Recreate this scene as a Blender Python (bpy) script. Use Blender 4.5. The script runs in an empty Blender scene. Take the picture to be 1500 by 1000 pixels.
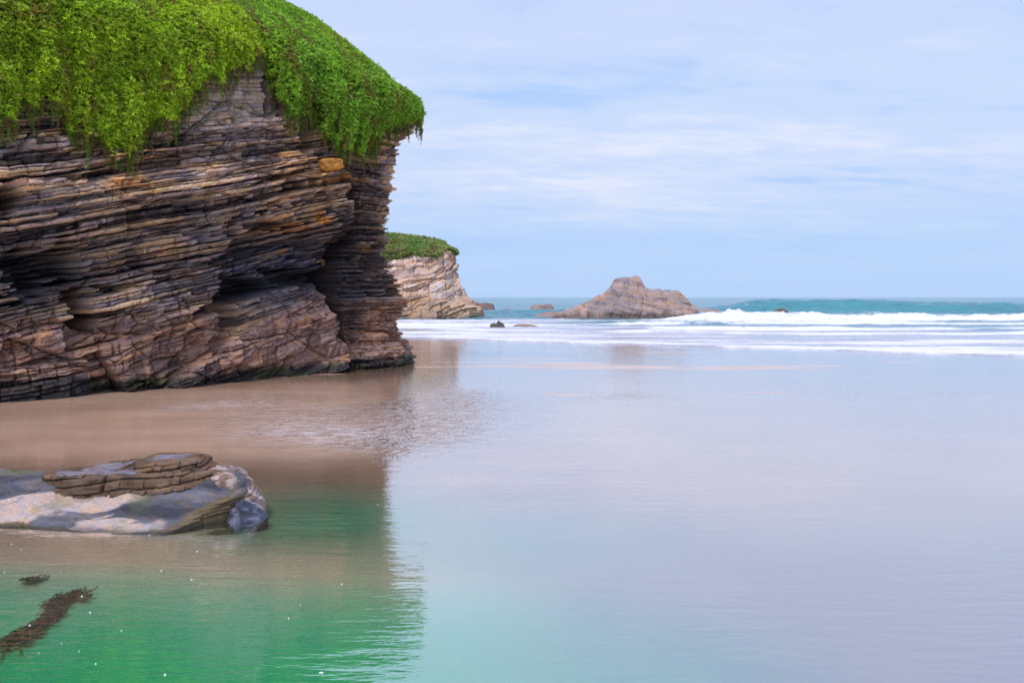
import bpy, math
import numpy as np

# ------------------------------------------------------------------ camera, sky, sun, exposure
scene = bpy.context.scene
col = scene.collection
F, HY, CX, CAMH = 1167.0, 435.0, 750.0, 3.0      # focal length and horizon in photo pixels, eye height in metres

cam_d = bpy.data.cameras.new('camera')
cam = bpy.data.objects.new('camera', cam_d); col.objects.link(cam)
cam.location = (0, 0, CAMH)
cam.rotation_euler = (math.radians(90), 0, 0)
cam_d.sensor_width = 36.0
cam_d.lens = F / 1500 * 36
cam_d.shift_y = -(500 - HY) / 1500
cam_d.clip_end = 30000
scene.camera = cam

SUN_EL, SUN_AZ = math.radians(56), math.radians(208)     # azimuth clockwise from +Y: light from behind left
world = bpy.data.worlds.new('World'); scene.world = world
world.use_nodes = True
nt = world.node_tree; nt.nodes.clear()
def N(t, kind, **kw):
    n = t.nodes.new(kind)
    for k, v in kw.items(): setattr(n, k, v)
    return n
def L(t, a, b): t.links.new(a, b)
def ramp(t, fac, stops, interp='LINEAR'):
    r = N(t, 'ShaderNodeValToRGB'); r.color_ramp.interpolation = interp
    e = r.color_ramp.elements
    while len(e) < len(stops): e.new(0.5)
    for i, (p, c) in enumerate(stops):
        e[i].position = p
        e[i].color = (c, c, c, 1) if isinstance(c, (int, float)) else (*c, 1)
    if fac is not None: L(t, fac, r.inputs[0])
    return r.outputs[0]
def mth(t, op, a, b=None, clamp=False):
    n = N(t, 'ShaderNodeMath', operation=op); n.use_clamp = clamp
    for i, v in enumerate((a, b)):
        if v is None: continue
        if isinstance(v, (int, float)): n.inputs[i].default_value = v
        else: L(t, v, n.inputs[i])
    return n.outputs[0]
def mixc(t, fac, a, b, mode='MIX'):
    n = N(t, 'ShaderNodeMix', data_type='RGBA', blend_type=mode)
    for i, v in zip((0, 6, 7), (fac, a, b)):
        if isinstance(v, (int, float)): n.inputs[i].default_value = v
        elif isinstance(v, tuple): n.inputs[i].default_value = (*v, 1)
        else: L(t, v, n.inputs[i])
    return n.outputs[2]
def noise(t, vec, scale, detail=4, rough=0.5, dist=0.0):
    n = N(t, 'ShaderNodeTexNoise'); n.inputs['Scale'].default_value = scale
    n.inputs['Detail'].default_value = detail; n.inputs['Roughness'].default_value = rough
    n.inputs['Distortion'].default_value = dist
    if vec is not None: L(t, vec, n.inputs['Vector'])
    return n.outputs['Fac']
def mapping(t, vec, scale=(1, 1, 1), rot=(0, 0, 0), loc=(0, 0, 0)):
    m = N(t, 'ShaderNodeMapping'); L(t, vec, m.inputs[0])
    m.inputs['Scale'].default_value = scale; m.inputs['Rotation'].default_value = rot
    m.inputs['Location'].default_value = loc
    return m.outputs[0]

SKY_STRENGTH = 0.1
sky = N(nt, 'ShaderNodeTexSky', sky_type='NISHITA')
sky.sun_disc = False; sky.sun_elevation = SUN_EL; sky.sun_rotation = SUN_AZ
sky.altitude = 0; sky.air_density = 1.0; sky.dust_density = 0.6; sky.ozone_density = 2.0
tc = N(nt, 'ShaderNodeTexCoord')
sep = N(nt, 'ShaderNodeSeparateXYZ'); L(nt, tc.outputs['Generated'], sep.inputs[0])
zc = mth(nt, 'MAXIMUM', sep.outputs[2], 0.0)
den = mth(nt, 'ADD', zc, 0.10)
cmb = N(nt, 'ShaderNodeCombineXYZ')
L(nt, mth(nt, 'DIVIDE', sep.outputs[0], den), cmb.inputs[0])
L(nt, mth(nt, 'DIVIDE', sep.outputs[1], den), cmb.inputs[1])
cloud_v = mapping(nt, cmb.outputs[0], (0.50, 0.95, 1), (0, 0, math.radians(-18)))
n1 = noise(nt, cloud_v, 1.1, 9, 0.56, 0.5)
n2 = noise(nt, mapping(nt, cmb.outputs[0], (0.35, 1.0, 1), (0, 0, math.radians(12)), (3.1, 1.7, 0)), 0.8, 5, 0.5, 0.3)
n3 = noise(nt, mapping(nt, cmb.outputs[0], (1.2, 2.4, 1), (0, 0, math.radians(-20)), (8, 2, 0)), 2.2, 8, 0.6, 0.4)
cl = mth(nt, 'ADD', mth(nt, 'ADD', mth(nt, 'MULTIPLY', n1, 0.46), mth(nt, 'MULTIPLY', n2, 0.28)), mth(nt, 'MULTIPLY', n3, 0.26))
cover = ramp(nt, cl, [(0.36, 0.0), (0.48, 0.5), (0.60, 1.0)], 'EASE')
k = 1.0 / SKY_STRENGTH
def kc(c): return tuple(v * k for v in c)
def sep_ramp(stops): return ramp(nt, zc, [(p, tuple(c)) for p, c in stops])
blue = sep_ramp([(0.0, (0.46, 0.66, 1.0)), (0.10, (0.44, 0.64, 1.0)), (0.25, (0.46, 0.66, 1.03)), (0.6, (0.56, 0.66, 1.05)), (1.0, (0.50, 0.60, 0.94))])
white = sep_ramp([(0.0, (0.49, 0.68, 1.0)), (0.07, (0.52, 0.70, 1.0)), (0.13, (0.84, 0.87, 1.02)), (0.25, (0.79, 0.86, 1.03)), (0.4, (0.745, 0.80, 1.05)), (0.7, (0.83, 0.81, 1.07)), (1.0, (0.86, 0.83, 1.0))])
cloudy = mixc(nt, cover, blue, white)
vm = N(nt, 'ShaderNodeVectorMath', operation='SCALE'); L(nt, cloudy, vm.inputs[0]); vm.inputs['Scale'].default_value = k
skycol = mixc(nt, 0.92, sky.outputs[0], vm.outputs[0])
bg = N(nt, 'ShaderNodeBackground'); L(nt, skycol, bg.inputs[0]); bg.inputs[1].default_value = SKY_STRENGTH
wo = N(nt, 'ShaderNodeOutputWorld'); L(nt, bg.outputs[0], wo.inputs[0])

sun_d = bpy.data.lights.new('sun', 'SUN'); sun_d.energy = 2.1; sun_d.angle = math.radians(12); sun_d.color = (1.0, 0.93, 0.84)
sun = bpy.data.objects.new('sun', sun_d); col.objects.link(sun)
sun.rotation_euler = (math.pi / 2 - SUN_EL, 0, math.pi - SUN_AZ)
scene.view_settings.view_transform = 'Standard'; scene.view_settings.look = 'None'
scene.view_settings.exposure = 0.0; scene.view_settings.gamma = 1.0
scene.render.engine = 'CYCLES'
scene.cycles.use_denoising = True; scene.cycles.denoising_prefilter = 'FAST'
scene.cycles.max_bounces = 8; scene.cycles.diffuse_bounces = 3; scene.cycles.glossy_bounces = 3
scene.cycles.transparent_max_bounces = 10; scene.cycles.volume_bounces = 0
scene.cycles.sample_clamp_indirect = 4.0

# ------------------------------------------------------------------ numeric helpers
def sstep(a, b, x):
    t = np.clip((x - a) / (b - a), 0, 1); return t * t * (3 - 2 * t)
def hsh(a, b=0, c=0, seed=0):
    a = np.asarray(a).astype(np.int64); b = np.asarray(b).astype(np.int64); c = np.asarray(c).astype(np.int64)
    h = (a * 374761393 + b * 668265263 + c * 2147483647 * 3 + seed * 144665) & 0xFFFFFFFF
    h = ((h ^ (h >> 13)) * 1274126177) & 0xFFFFFFFF
    h = ((h ^ (h >> 16)) * 2246822519) & 0xFFFFFFFF
    h = h ^ (h >> 15)
    return (h & 0xFFFFFF) / float(0x1000000)
def vnoise(x, y, seed=0):
    x = np.asarray(x, float); y = np.asarray(y, float)
    ix = np.floor(x); iy = np.floor(y); fx = x - ix; fy = y - iy
    fx = fx * fx * fx * (fx * (fx * 6 - 15) + 10); fy = fy * fy * fy * (fy * (fy * 6 - 15) + 10)
    v = lambda i, j: hsh(ix + i, iy + j, 7, seed)
    return (v(0, 0) * (1 - fx) + v(1, 0) * fx) * (1 - fy) + (v(0, 1) * (1 - fx) + v(1, 1) * fx) * fy
def fbm(x, y, seed=0, oct=4, gain=0.5):          # about -1 .. 1
    s = 0; a = 1; t = 0
    for i in range(oct):
        s = s + a * (vnoise(x, y, seed + i * 17) * 2 - 1); t += a
        x = x * 2.03 + 5.3; y = y * 2.03 + 1.7; a *= gain
    return s / t
def cells(x, y, seed=0):                          # Worley: F1, F2, cell random
    x = np.asarray(x, float); y = np.asarray(y, float)
    ix = np.floor(x); iy = np.floor(y)
    f1 = np.full(x.shape, 9.0); f2 = f1.copy(); idr = np.zeros(x.shape)
    for i in (-1, 0, 1):
        for j in (-1, 0, 1):
            cx = ix + i; cy = iy + j
            d = np.hypot(cx + hsh(cx, cy, 1, seed) - x, cy + hsh(cx, cy, 2, seed) - y)
            r = hsh(cx, cy, 3, seed)
            near = d < f1
            f2 = np.where(near, f1, np.minimum(f2, d)); idr = np.where(near, r, idr); f1 = np.where(near, d, f1)
    return f1, f2, idr
def interp(pts, x):
    p = np.array(pts, float); return np.interp(x, p[:, 0], p[:, 1])
def ray(px, py, z=0.0):                           # photo pixel -> point at height z
    Y = (CAMH - z) * F / (np.asarray(py, float) - HY); return (np.asarray(px, float) - CX) / F * Y, Y
def proj(x, y, z): return CX + F * x / y, HY - F * (z - CAMH) / y

def mesh_obj(name, V, faces, mat, attrs=None, smooth=False, parent=None):
    V = np.ascontiguousarray(V, dtype=np.float32).reshape(-1, 3)
    me = bpy.data.meshes.new(name)
    faces = np.asarray(faces, dtype=np.int32)
    k = faces.shape[1]; n = len(faces)
    me.vertices.add(len(V)); me.vertices.foreach_set('co', V.ravel())
    me.loops.add(n * k); me.loops.foreach_set('vertex_index', faces.ravel())
    me.polygons.add(n); me.polygons.foreach_set('loop_start', np.arange(0, n * k, k, dtype=np.int32))
    me.update(calc_edges=True); me.validate()
    for nm, (typ, arr) in (attrs or {}).items():
        a = me.attributes.new(nm, typ, 'POINT')
        arr = np.ascontiguousarray(arr, dtype=np.float32)
        if typ == 'FLOAT': a.data.foreach_set('value', arr.ravel())
        elif typ == 'FLOAT_VECTOR': a.data.foreach_set('vector', arr.ravel())
        elif typ == 'FLOAT_COLOR':
            a.data.foreach_set('color', np.concatenate([arr.reshape(-1, 3), np.ones((len(V), 1), np.float32)], 1).ravel())
    me.polygons.foreach_set('use_smooth', np.full(n, smooth))
    me.materials.append(mat)
    o = bpy.data.objects.new(name, me); col.objects.link(o)
    if parent: o.parent = parent
    return o
def grid_faces(n, m, wrap=False):
    i = np.arange(n - 1)[:, None]; j = np.arange(m if wrap else m - 1)[None, :]
    j2 = (j + 1) % m
    return np.stack([i * m + j, i * m + j2, (i + 1) * m + j2, (i + 1) * m + j], -1).reshape(-1, 4)
def tag(o, label=None, cat=None, group=None, kind=None):
    for kk, v in (('label', label), ('category', cat), ('group', group), ('kind', kind)):
        if v: o[kk] = v
    return o

# ------------------------------------------------------------------ materials
def new_mat(name):
    m = bpy.data.materials.new(name); m.use_nodes = True; t = m.node_tree; t.nodes.clear()
    out = N(t, 'ShaderNodeOutputMaterial'); return m, t, out
def attr(t, name): return N(t, 'ShaderNodeAttribute', attribute_name=name)
def bump(t, h, strength, dist, normal=None):
    b = N(t, 'ShaderNodeBump'); b.inputs['Strength'].default_value = strength; b.inputs['Distance'].default_value = dist
    L(t, h, b.inputs['Height'])
    if normal is not None: L(t, normal, b.inputs['Normal'])
    return b.outputs[0]

def rock_material(name, scale=1.0, contrast=1.0, bumpd=0.03):
    m, t, out = new_mat(name)
    c = attr(t, 'rock_color').outputs['Color']; st = attr(t, 'strata').outputs['Vector']; wet = attr(t, 'wet').outputs['Fac']
    nA = noise(t, mapping(t, st, (1.6 * scale, 1.6 * scale, 16 * scale)), 1.0, 8, 0.62, 0.3)
    nB = noise(t, st, 7.0 * scale, 8, 0.68)
    nC = noise(t, st, 38.0 * scale, 4, 0.6)
    f = mth(t, 'ADD', mth(t, 'MULTIPLY', nA, 1.1 * contrast), mth(t, 'ADD', mth(t, 'MULTIPLY', nB, 0.7 * contrast), mth(t, 'MULTIPLY', nC, 0.35)))
    f = mth(t, 'ADD', f, 1.0 - 1.07 * contrast + 0.0)
    f = mth(t, 'MAXIMUM', f, 0.18)
    sc = N(t, 'ShaderNodeVectorMath', operation='SCALE'); L(t, c, sc.inputs[0]); L(t, f, sc.inputs['Scale'])
    hue = ramp(t, noise(t, mapping(t, st, (0.9 * scale, 0.9 * scale, 5 * scale), (0, 0, 0), (4, 9, 2)), 1.0, 5, 0.6), [(0.35, (0.86, 0.92, 1.12)), (0.5, (1, 1, 1)), (0.66, (1.18, 0.99, 0.78))])
    cc = mixc(t, 1.0, sc.outputs[0], hue, 'MULTIPLY')
    p = N(t, 'ShaderNodeBsdfPrincipled'); L(t, cc, p.inputs['Base Color'])
    L(t, mth(t, 'SUBTRACT', 0.85, mth(t, 'MULTIPLY', wet, 0.5)), p.inputs['Roughness'])
    p.inputs['Specular IOR Level'].default_value = 0.35
    hgt = mth(t, 'ADD', mth(t, 'MULTIPLY', nA, 1.0), mth(t, 'MULTIPLY', nB, 0.7))
    L(t, bump(t, mth(t, 'ADD', hgt, mth(t, 'MULTIPLY', nC, 0.25)), 0.9, bumpd), p.inputs['Normal'])
    L(t, p.outputs[0], out.inputs[0]); return m
M_cliff = rock_material('layered_rock', 1.0, 0.9, 0.05)
M_far = rock_material('pale_rock', 0.35, 0.55, 0.10)
M_sea_rock = rock_material('sea_rock', 0.4, 0.6, 0.10)
M_slab = rock_material('slab_rock', 3.2, 0.85, 0.03)

def leaf_material(name):
    m, t, out = new_mat(name)
    c = attr(t, 'leaf_color').outputs['Color']
    p = N(t, 'ShaderNodeBsdfPrincipled'); L(t, c, p.inputs['Base Color'])
    p.inputs['Roughness'].default_value = 0.38; p.inputs['Specular IOR Level'].default_value = 0.5
    tr = N(t, 'ShaderNodeBsdfTranslucent'); L(t, c, tr.inputs[0])
    mx = N(t, 'ShaderNodeMixShader'); mx.inputs[0].default_value = 0.3
    L(t, p.outputs[0], mx.inputs[1]); L(t, tr.outputs[0], mx.inputs[2]); L(t, mx.outputs[0], out.inputs[0]); return m
M_leaf = leaf_material('succulent_leaves')

def sand_material():
    m, t, out = new_mat('wet_sand')
    g = N(t, 'ShaderNodeNewGeometry').outputs['Position']
    a = noise(t, g, 0.35, 6, 0.55); b = noise(t, mapping(t, g, (0.25, 1.2, 1)), 1.0, 6, 0.6); c = noise(t, g, 60, 3, 0.6)
    base = ramp(t, a, [(0.3, (0.66, 0.43, 0.31)), (0.55, (0.76, 0.52, 0.39)), (0.75, (0.80, 0.585, 0.46))])
    base = mixc(t, 1.0, base, ramp(t, b, [(0.3, 0.86), (0.7, 1.12)]), 'MULTIPLY')
    sx = N(t, 'ShaderNodeSeparateXYZ'); L(t, g, sx.inputs[0])          # near right sand darkened in colour so the sky reflection dominates there
    dk = N(t, 'ShaderNodeMapRange', interpolation_type='SMOOTHSTEP'); dk.inputs[1].default_value = -2.5; dk.inputs[2].default_value = 3.0
    L(t, mth(t, 'ADD', sx.outputs[0], mth(t, 'MULTIPLY', mth(t, 'SUBTRACT', a, 0.5), 5.0)), dk.inputs[0])
    nr = N(t, 'ShaderNodeMapRange', interpolation_type='SMOOTHSTEP'); nr.inputs[1].default_value = 13.0; nr.inputs[2].default_value = 8.5
    L(t, sx.outputs[1], nr.inputs[0])
    pl = N(t, 'ShaderNodeMapRange', interpolation_type='SMOOTHSTEP'); pl.inputs[1].default_value = 12.5; pl.inputs[2].default_value = 8.0      # near bed paled, putting the pool's brightness into the sand colour
    L(t, sx.outputs[1], pl.inputs[0])
    base = mixc(t, mth(t, 'MULTIPLY', pl.outputs[0], 0.8), base, (0.84, 0.75, 0.58))
    base = mixc(t, mth(t, 'MULTIPLY', mth(t, 'MULTIPLY', dk.outputs[0], nr.outputs[0]), 0.85), base, (0.33, 0.275, 0.29))
    base = mixc(t, 1.0, base, ramp(t, c, [(0.3, 0.9), (0.7, 1.1)]), 'MULTIPLY')
    p = N(t, 'ShaderNodeBsdfPrincipled'); L(t, base, p.inputs['Base Color'])
    p.inputs['Roughness'].default_value = 0.55
    p.inputs['Coat Weight'].default_value = 0.75; p.inputs['Coat Roughness'].default_value = 0.12; p.inputs['Coat IOR'].default_value = 1.4
    L(t, bump(t, mth(t, 'ADD', b, mth(t, 'MULTIPLY', c, 0.05)), 0.25, 0.02), p.inputs['Normal'])
    L(t, p.outputs[0], out.inputs[0]); return m
M_sand = sand_material()

def water_material():
    m, t, out = new_mat('pool_water')
    g = N(t, 'ShaderNodeNewGeometry').outputs['Position']
    rip = attr(t, 'ripple').outputs['Fac']
    w1 = noise(t, mapping(t, g, (1.1, 5.0, 1), (0, 0, math.radians(7))), 1.0, 4, 0.5, 0.4)
    w2 = noise(t, mapping(t, g, (4.0, 14.0, 1), (0, 0, math.radians(-6))), 1.0, 3, 0.5, 0.3)
    w3 = noise(t, mapping(t, g, (3.2, 3.2, 1), (0, 0, math.radians(20))), 1.0, 3, 0.6, 0.8)
    h = mth(t, 'ADD', mth(t, 'MULTIPLY', w1, 0.006), mth(t, 'MULTIPLY', w2, 0.0022))
    h = mth(t, 'ADD', h, mth(t, 'MULTIPLY', mth(t, 'MULTIPLY', w3, rip), 0.24))
    nrm = bump(t, h, 1.0, 1.0)
    fr = N(t, 'ShaderNodeFresnel'); fr.inputs[0].default_value = 1.333; L(t, nrm, fr.inputs['Normal'])
    film = attr(t, 'film').outputs['Fac']
    fac = mth(t, 'MULTIPLY', mth(t, 'POWER', fr.outputs[0], 0.30, True), mth(t, 'SUBTRACT', 1.0, mth(t, 'MULTIPLY', film, 0.55)))
    gl = N(t, 'ShaderNodeBsdfGlossy'); L(t, mth(t, 'ADD', mth(t, 'ADD', 0.015, mth(t, 'MULTIPLY', rip, 0.16)), mth(t, 'MULTIPLY', film, 0.14)), gl.inputs['Roughness']); L(t, nrm, gl.inputs['Normal'])
    gl.inputs['Color'].default_value = (1.0, 0.975, 0.975, 1)
    tr = N(t, 'ShaderNodeBsdfTransparent')
    mx = N(t, 'ShaderNodeMixShader'); L(t, fac, mx.inputs[0]); L(t, tr.outputs[0], mx.inputs[1]); L(t, gl.outputs[0], mx.inputs[2])
    wh = N(t, 'ShaderNodeBsdfDiffuse'); wh.inputs[0].default_value = (0.80, 0.74, 0.73, 1)          # pale diffuse patches mixed in over the riffle
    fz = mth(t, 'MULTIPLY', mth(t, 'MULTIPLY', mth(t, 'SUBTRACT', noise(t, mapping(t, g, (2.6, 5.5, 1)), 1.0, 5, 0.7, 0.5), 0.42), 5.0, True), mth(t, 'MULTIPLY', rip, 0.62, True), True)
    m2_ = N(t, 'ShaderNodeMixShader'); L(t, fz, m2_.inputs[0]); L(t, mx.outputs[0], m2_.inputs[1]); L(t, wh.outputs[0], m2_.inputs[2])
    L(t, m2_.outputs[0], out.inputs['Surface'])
    va = N(t, 'ShaderNodeVolumeAbsorption'); va.inputs['Color'].default_value = (0.0, 0.95, 0.815, 1); va.inputs['Density'].default_value = 1.5
    L(t, va.outputs[0], out.inputs['Volume'])
    return m
M_water = water_material()

def sea_material():
    m, t, out = new_mat('sea_water')
    g = N(t, 'ShaderNodeNewGeometry').outputs['Position']
    foam = attr(t, 'foam').outputs['Fac']; shallow = attr(t, 'shallow').outputs['Fac']
    w1 = noise(t, mapping(t, g, (0.25, 0.9, 1)), 1.0, 6, 0.6, 0.4)
    w2 = noise(t, mapping(t, g, (1.5, 3.0, 1)), 1.0, 5, 0.6, 0.3)
    f1 = noise(t, mapping(t, g, (0.5, 0.9, 1)), 1.0, 9, 0.68, 0.9)
    f2 = noise(t, mapping(t, g, (2.2, 3.5, 1)), 1.0, 6, 0.7, 0.6)
    fn = mth(t, 'ADD', mth(t, 'MULTIPLY', f1, 0.7), mth(t, 'MULTIPLY', f2, 0.3))
    fm = mth(t, 'SUBTRACT', mth(t, 'ADD', mth(t, 'MULTIPLY', foam, 1.0), fn), 0.72)
    fm = ramp(t, mth(t, 'MULTIPLY', fm, 3.2, True), [(0.0, 0.0), (0.35, 0.45), (1.0, 1.0)])
    deep = ramp(t, w1, [(0.3, (0.03, 0.16, 0.25)), (0.7, (0.07, 0.30, 0.37))])
    deep = mixc(t, mth(t, 'MULTIPLY', attr(t, 'green').outputs['Fac'], ramp(t, w2, [(0.3, 0.45), (0.65, 1.0)])), deep, (0.055, 0.36, 0.36))
    wc = mixc(t, shallow, deep, (0.42, 0.42, 0.50))
    c = mixc(t, fm, wc, (0.80, 0.83, 0.90))
    p = N(t, 'ShaderNodeBsdfPrincipled'); L(t, c, p.inputs['Base Color'])
    L(t, mth(t, 'ADD', mth(t, 'MULTIPLY', fm, 0.6), 0.14), p.inputs['Roughness']); p.inputs['IOR'].default_value = 1.33
    h = mth(t, 'ADD', mth(t, 'MULTIPLY', w1, 0.35), mth(t, 'MULTIPLY', w2, 0.08))
    h = mth(t, 'MULTIPLY', h, mth(t, 'SUBTRACT', 1.0, mth(t, 'MULTIPLY', shallow, 0.93)))
    L(t, bump(t, h, 0.9, 1.0), p.inputs['Normal'])
    L(t, p.outputs[0], out.inputs[0]); return m
M_sea = sea_material()

def plain_material(name, c, rough=0.7, nscale=20, var=0.3):
    m, t, out = new_mat(name)
    g = N(t, 'ShaderNodeNewGeometry').outputs['Position']
    v = noise(t, g, nscale, 5, 0.6)
    cc = mixc(t, 1.0, tuple(c), ramp(t, v, [(0.3, 1 - var), (0.7, 1 + var)]), 'MULTIPLY')
    p = N(t, 'ShaderNodeBsdfPrincipled'); L(t, cc, p.inputs['Base Color']); p.inputs['Roughness'].default_value = rough
    L(t, bump(t, v, 0.4, 0.01), p.inputs['Normal'])
    L(t, p.outputs[0], out.inputs[0]); return m
M_weed = plain_material('seaweed', (0.045, 0.17, 0.075), 0.8, 30)
M_foam = plain_material('foam', (0.8, 0.82, 0.86), 0.8, 40, 0.1)

# ------------------------------------------------------------------ ground: sand sheet to the horizon
def shore_q(x, y): return y + 0.55 * np.exp(-np.maximum(y - 45, 0) / 60) * x - 54.2 + 1.2 * fbm(x * .09, y * 0 + 3, 91, 3)
def sand_z(x, y):
    px, py = CX + F * x / np.maximum(y, 2.0), HY + F * CAMH / np.maximum(y, 2.0)
    d = 0.005 + 0.003 * fbm(x * .25, y * .5, 5, 3)
    lat = sstep(3.4, -1.6, x) * 0.99 + 0.01
    d = d + 1.25 * sstep(8.9, 5.4, y + 0.10 * (x + 2) + 0.25 * fbm(x * .5, y * .5, 8, 3)) * lat
    d = d + 0.19 * np.exp(-(((x + 2.8) / 1.25) ** 2 + ((y - 11.2) / 1.2) ** 2))
    d = d + 0.07 * np.exp(-(((x + 0.2) / 2.0) ** 2 + ((y - 9.8) / 1.8) ** 2))
    d = d + 0.25 * sstep(58, 70, y + .55 * x) + 8 * sstep(90, 400, y)
    # bare wet sand along the foot of the cliff, and thin streaks left by the swash
    nz = fbm(x * .5, y * .8, 3, 4)
    bare = sstep(600, 440, px + 60 * nz) * sstep(690, 640, py + 22 * nz) * (y < 50)
    d = d * (1 - .8 * bare)
    st = sstep(640, 800, px) * np.exp(-((y - 24.4 - 1.2 * fbm(x * .12, x * 0, 4, 3)) / .5) ** 2) * sstep(-.2, .3, fbm(x * .6, y * 2.5, 7, 3))
    st = st + .8 * sstep(.22, .5, fbm(x * .10, y * .9, 9, 4)) * sstep(27, 31, y) * sstep(60, 50, y)
    return -d + .008 * np.clip(st, 0, 1)
ys = np.concatenate([np.arange(-4, 16, 0.1), np.arange(16, 64, 0.3), np.geomspace(64, 9000, 60)])
us = np.linspace(-1, 1, 161); us = np.sign(us) * np.abs(us) ** 1.3
Yg, Ug = np.meshgrid(ys, us, indexing='ij')
Xg = Ug * (22 + np.maximum(Yg, 0) * 1.3)
V = np.stack([Xg, Yg, sand_z(Xg, Yg)], -1)
sand = mesh_obj('sand', V, grid_faces(len(ys), len(us)), M_sand, smooth=True); tag(sand, kind='structure')

# still water over the sand: closed body, flat top, base buried in the sand bed
wy = np.concatenate([np.arange(-3.5, 16, 0.25), np.arange(16, 66, 0.5)]); wx = np.concatenate([np.arange(-60, -24, 4), np.arange(-24, 24, 0.4), np.arange(24, 61, 4)])
Yw, Xw = np.meshgrid(wy, wx, indexing='ij')
pxw, pyw = proj(Xw, np.maximum(Yw, 1), 0 * Xw)
nz = fbm(Xw * .35, Yw * .35, 61, 4)
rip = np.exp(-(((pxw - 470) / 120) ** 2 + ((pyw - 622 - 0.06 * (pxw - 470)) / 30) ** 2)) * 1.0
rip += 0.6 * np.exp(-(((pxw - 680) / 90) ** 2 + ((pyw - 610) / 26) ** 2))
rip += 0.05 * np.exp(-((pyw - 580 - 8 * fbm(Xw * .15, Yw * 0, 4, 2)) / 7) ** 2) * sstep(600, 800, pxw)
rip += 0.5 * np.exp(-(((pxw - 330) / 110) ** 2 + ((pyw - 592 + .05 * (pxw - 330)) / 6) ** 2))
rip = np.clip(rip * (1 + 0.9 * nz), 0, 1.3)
film = sstep(640, 470, pxw + 50 * nz) * sstep(700, 655, pyw + 14 * nz) * sstep(540, 575, pyw) * (1 - .35 * np.clip(rip, 0, 1))
n, m2 = Yw.shape
top = np.stack([Xw, Yw, 0 * Xw], -1).reshape(-1, 3); bot = top.copy(); bot[:, 2] = -2.4
fc = grid_faces(n, m2)
per = np.concatenate([np.arange(m2), np.arange(1, n) * m2 + m2 - 1, (n - 1) * m2 + np.arange(m2 - 2, -1, -1), np.arange(n - 2, 0, -1) * m2])
perN = np.roll(per, -1); K = n * m2
side = np.stack([per, per + K, perN + K, perN], -1)
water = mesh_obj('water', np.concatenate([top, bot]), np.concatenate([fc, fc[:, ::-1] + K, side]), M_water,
                 {'ripple': ('FLOAT', np.concatenate([rip.ravel(), rip.ravel()])), 'film': ('FLOAT', np.concatenate([film.ravel(), film.ravel()]))}, smooth=False); tag(water, kind='structure')

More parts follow.
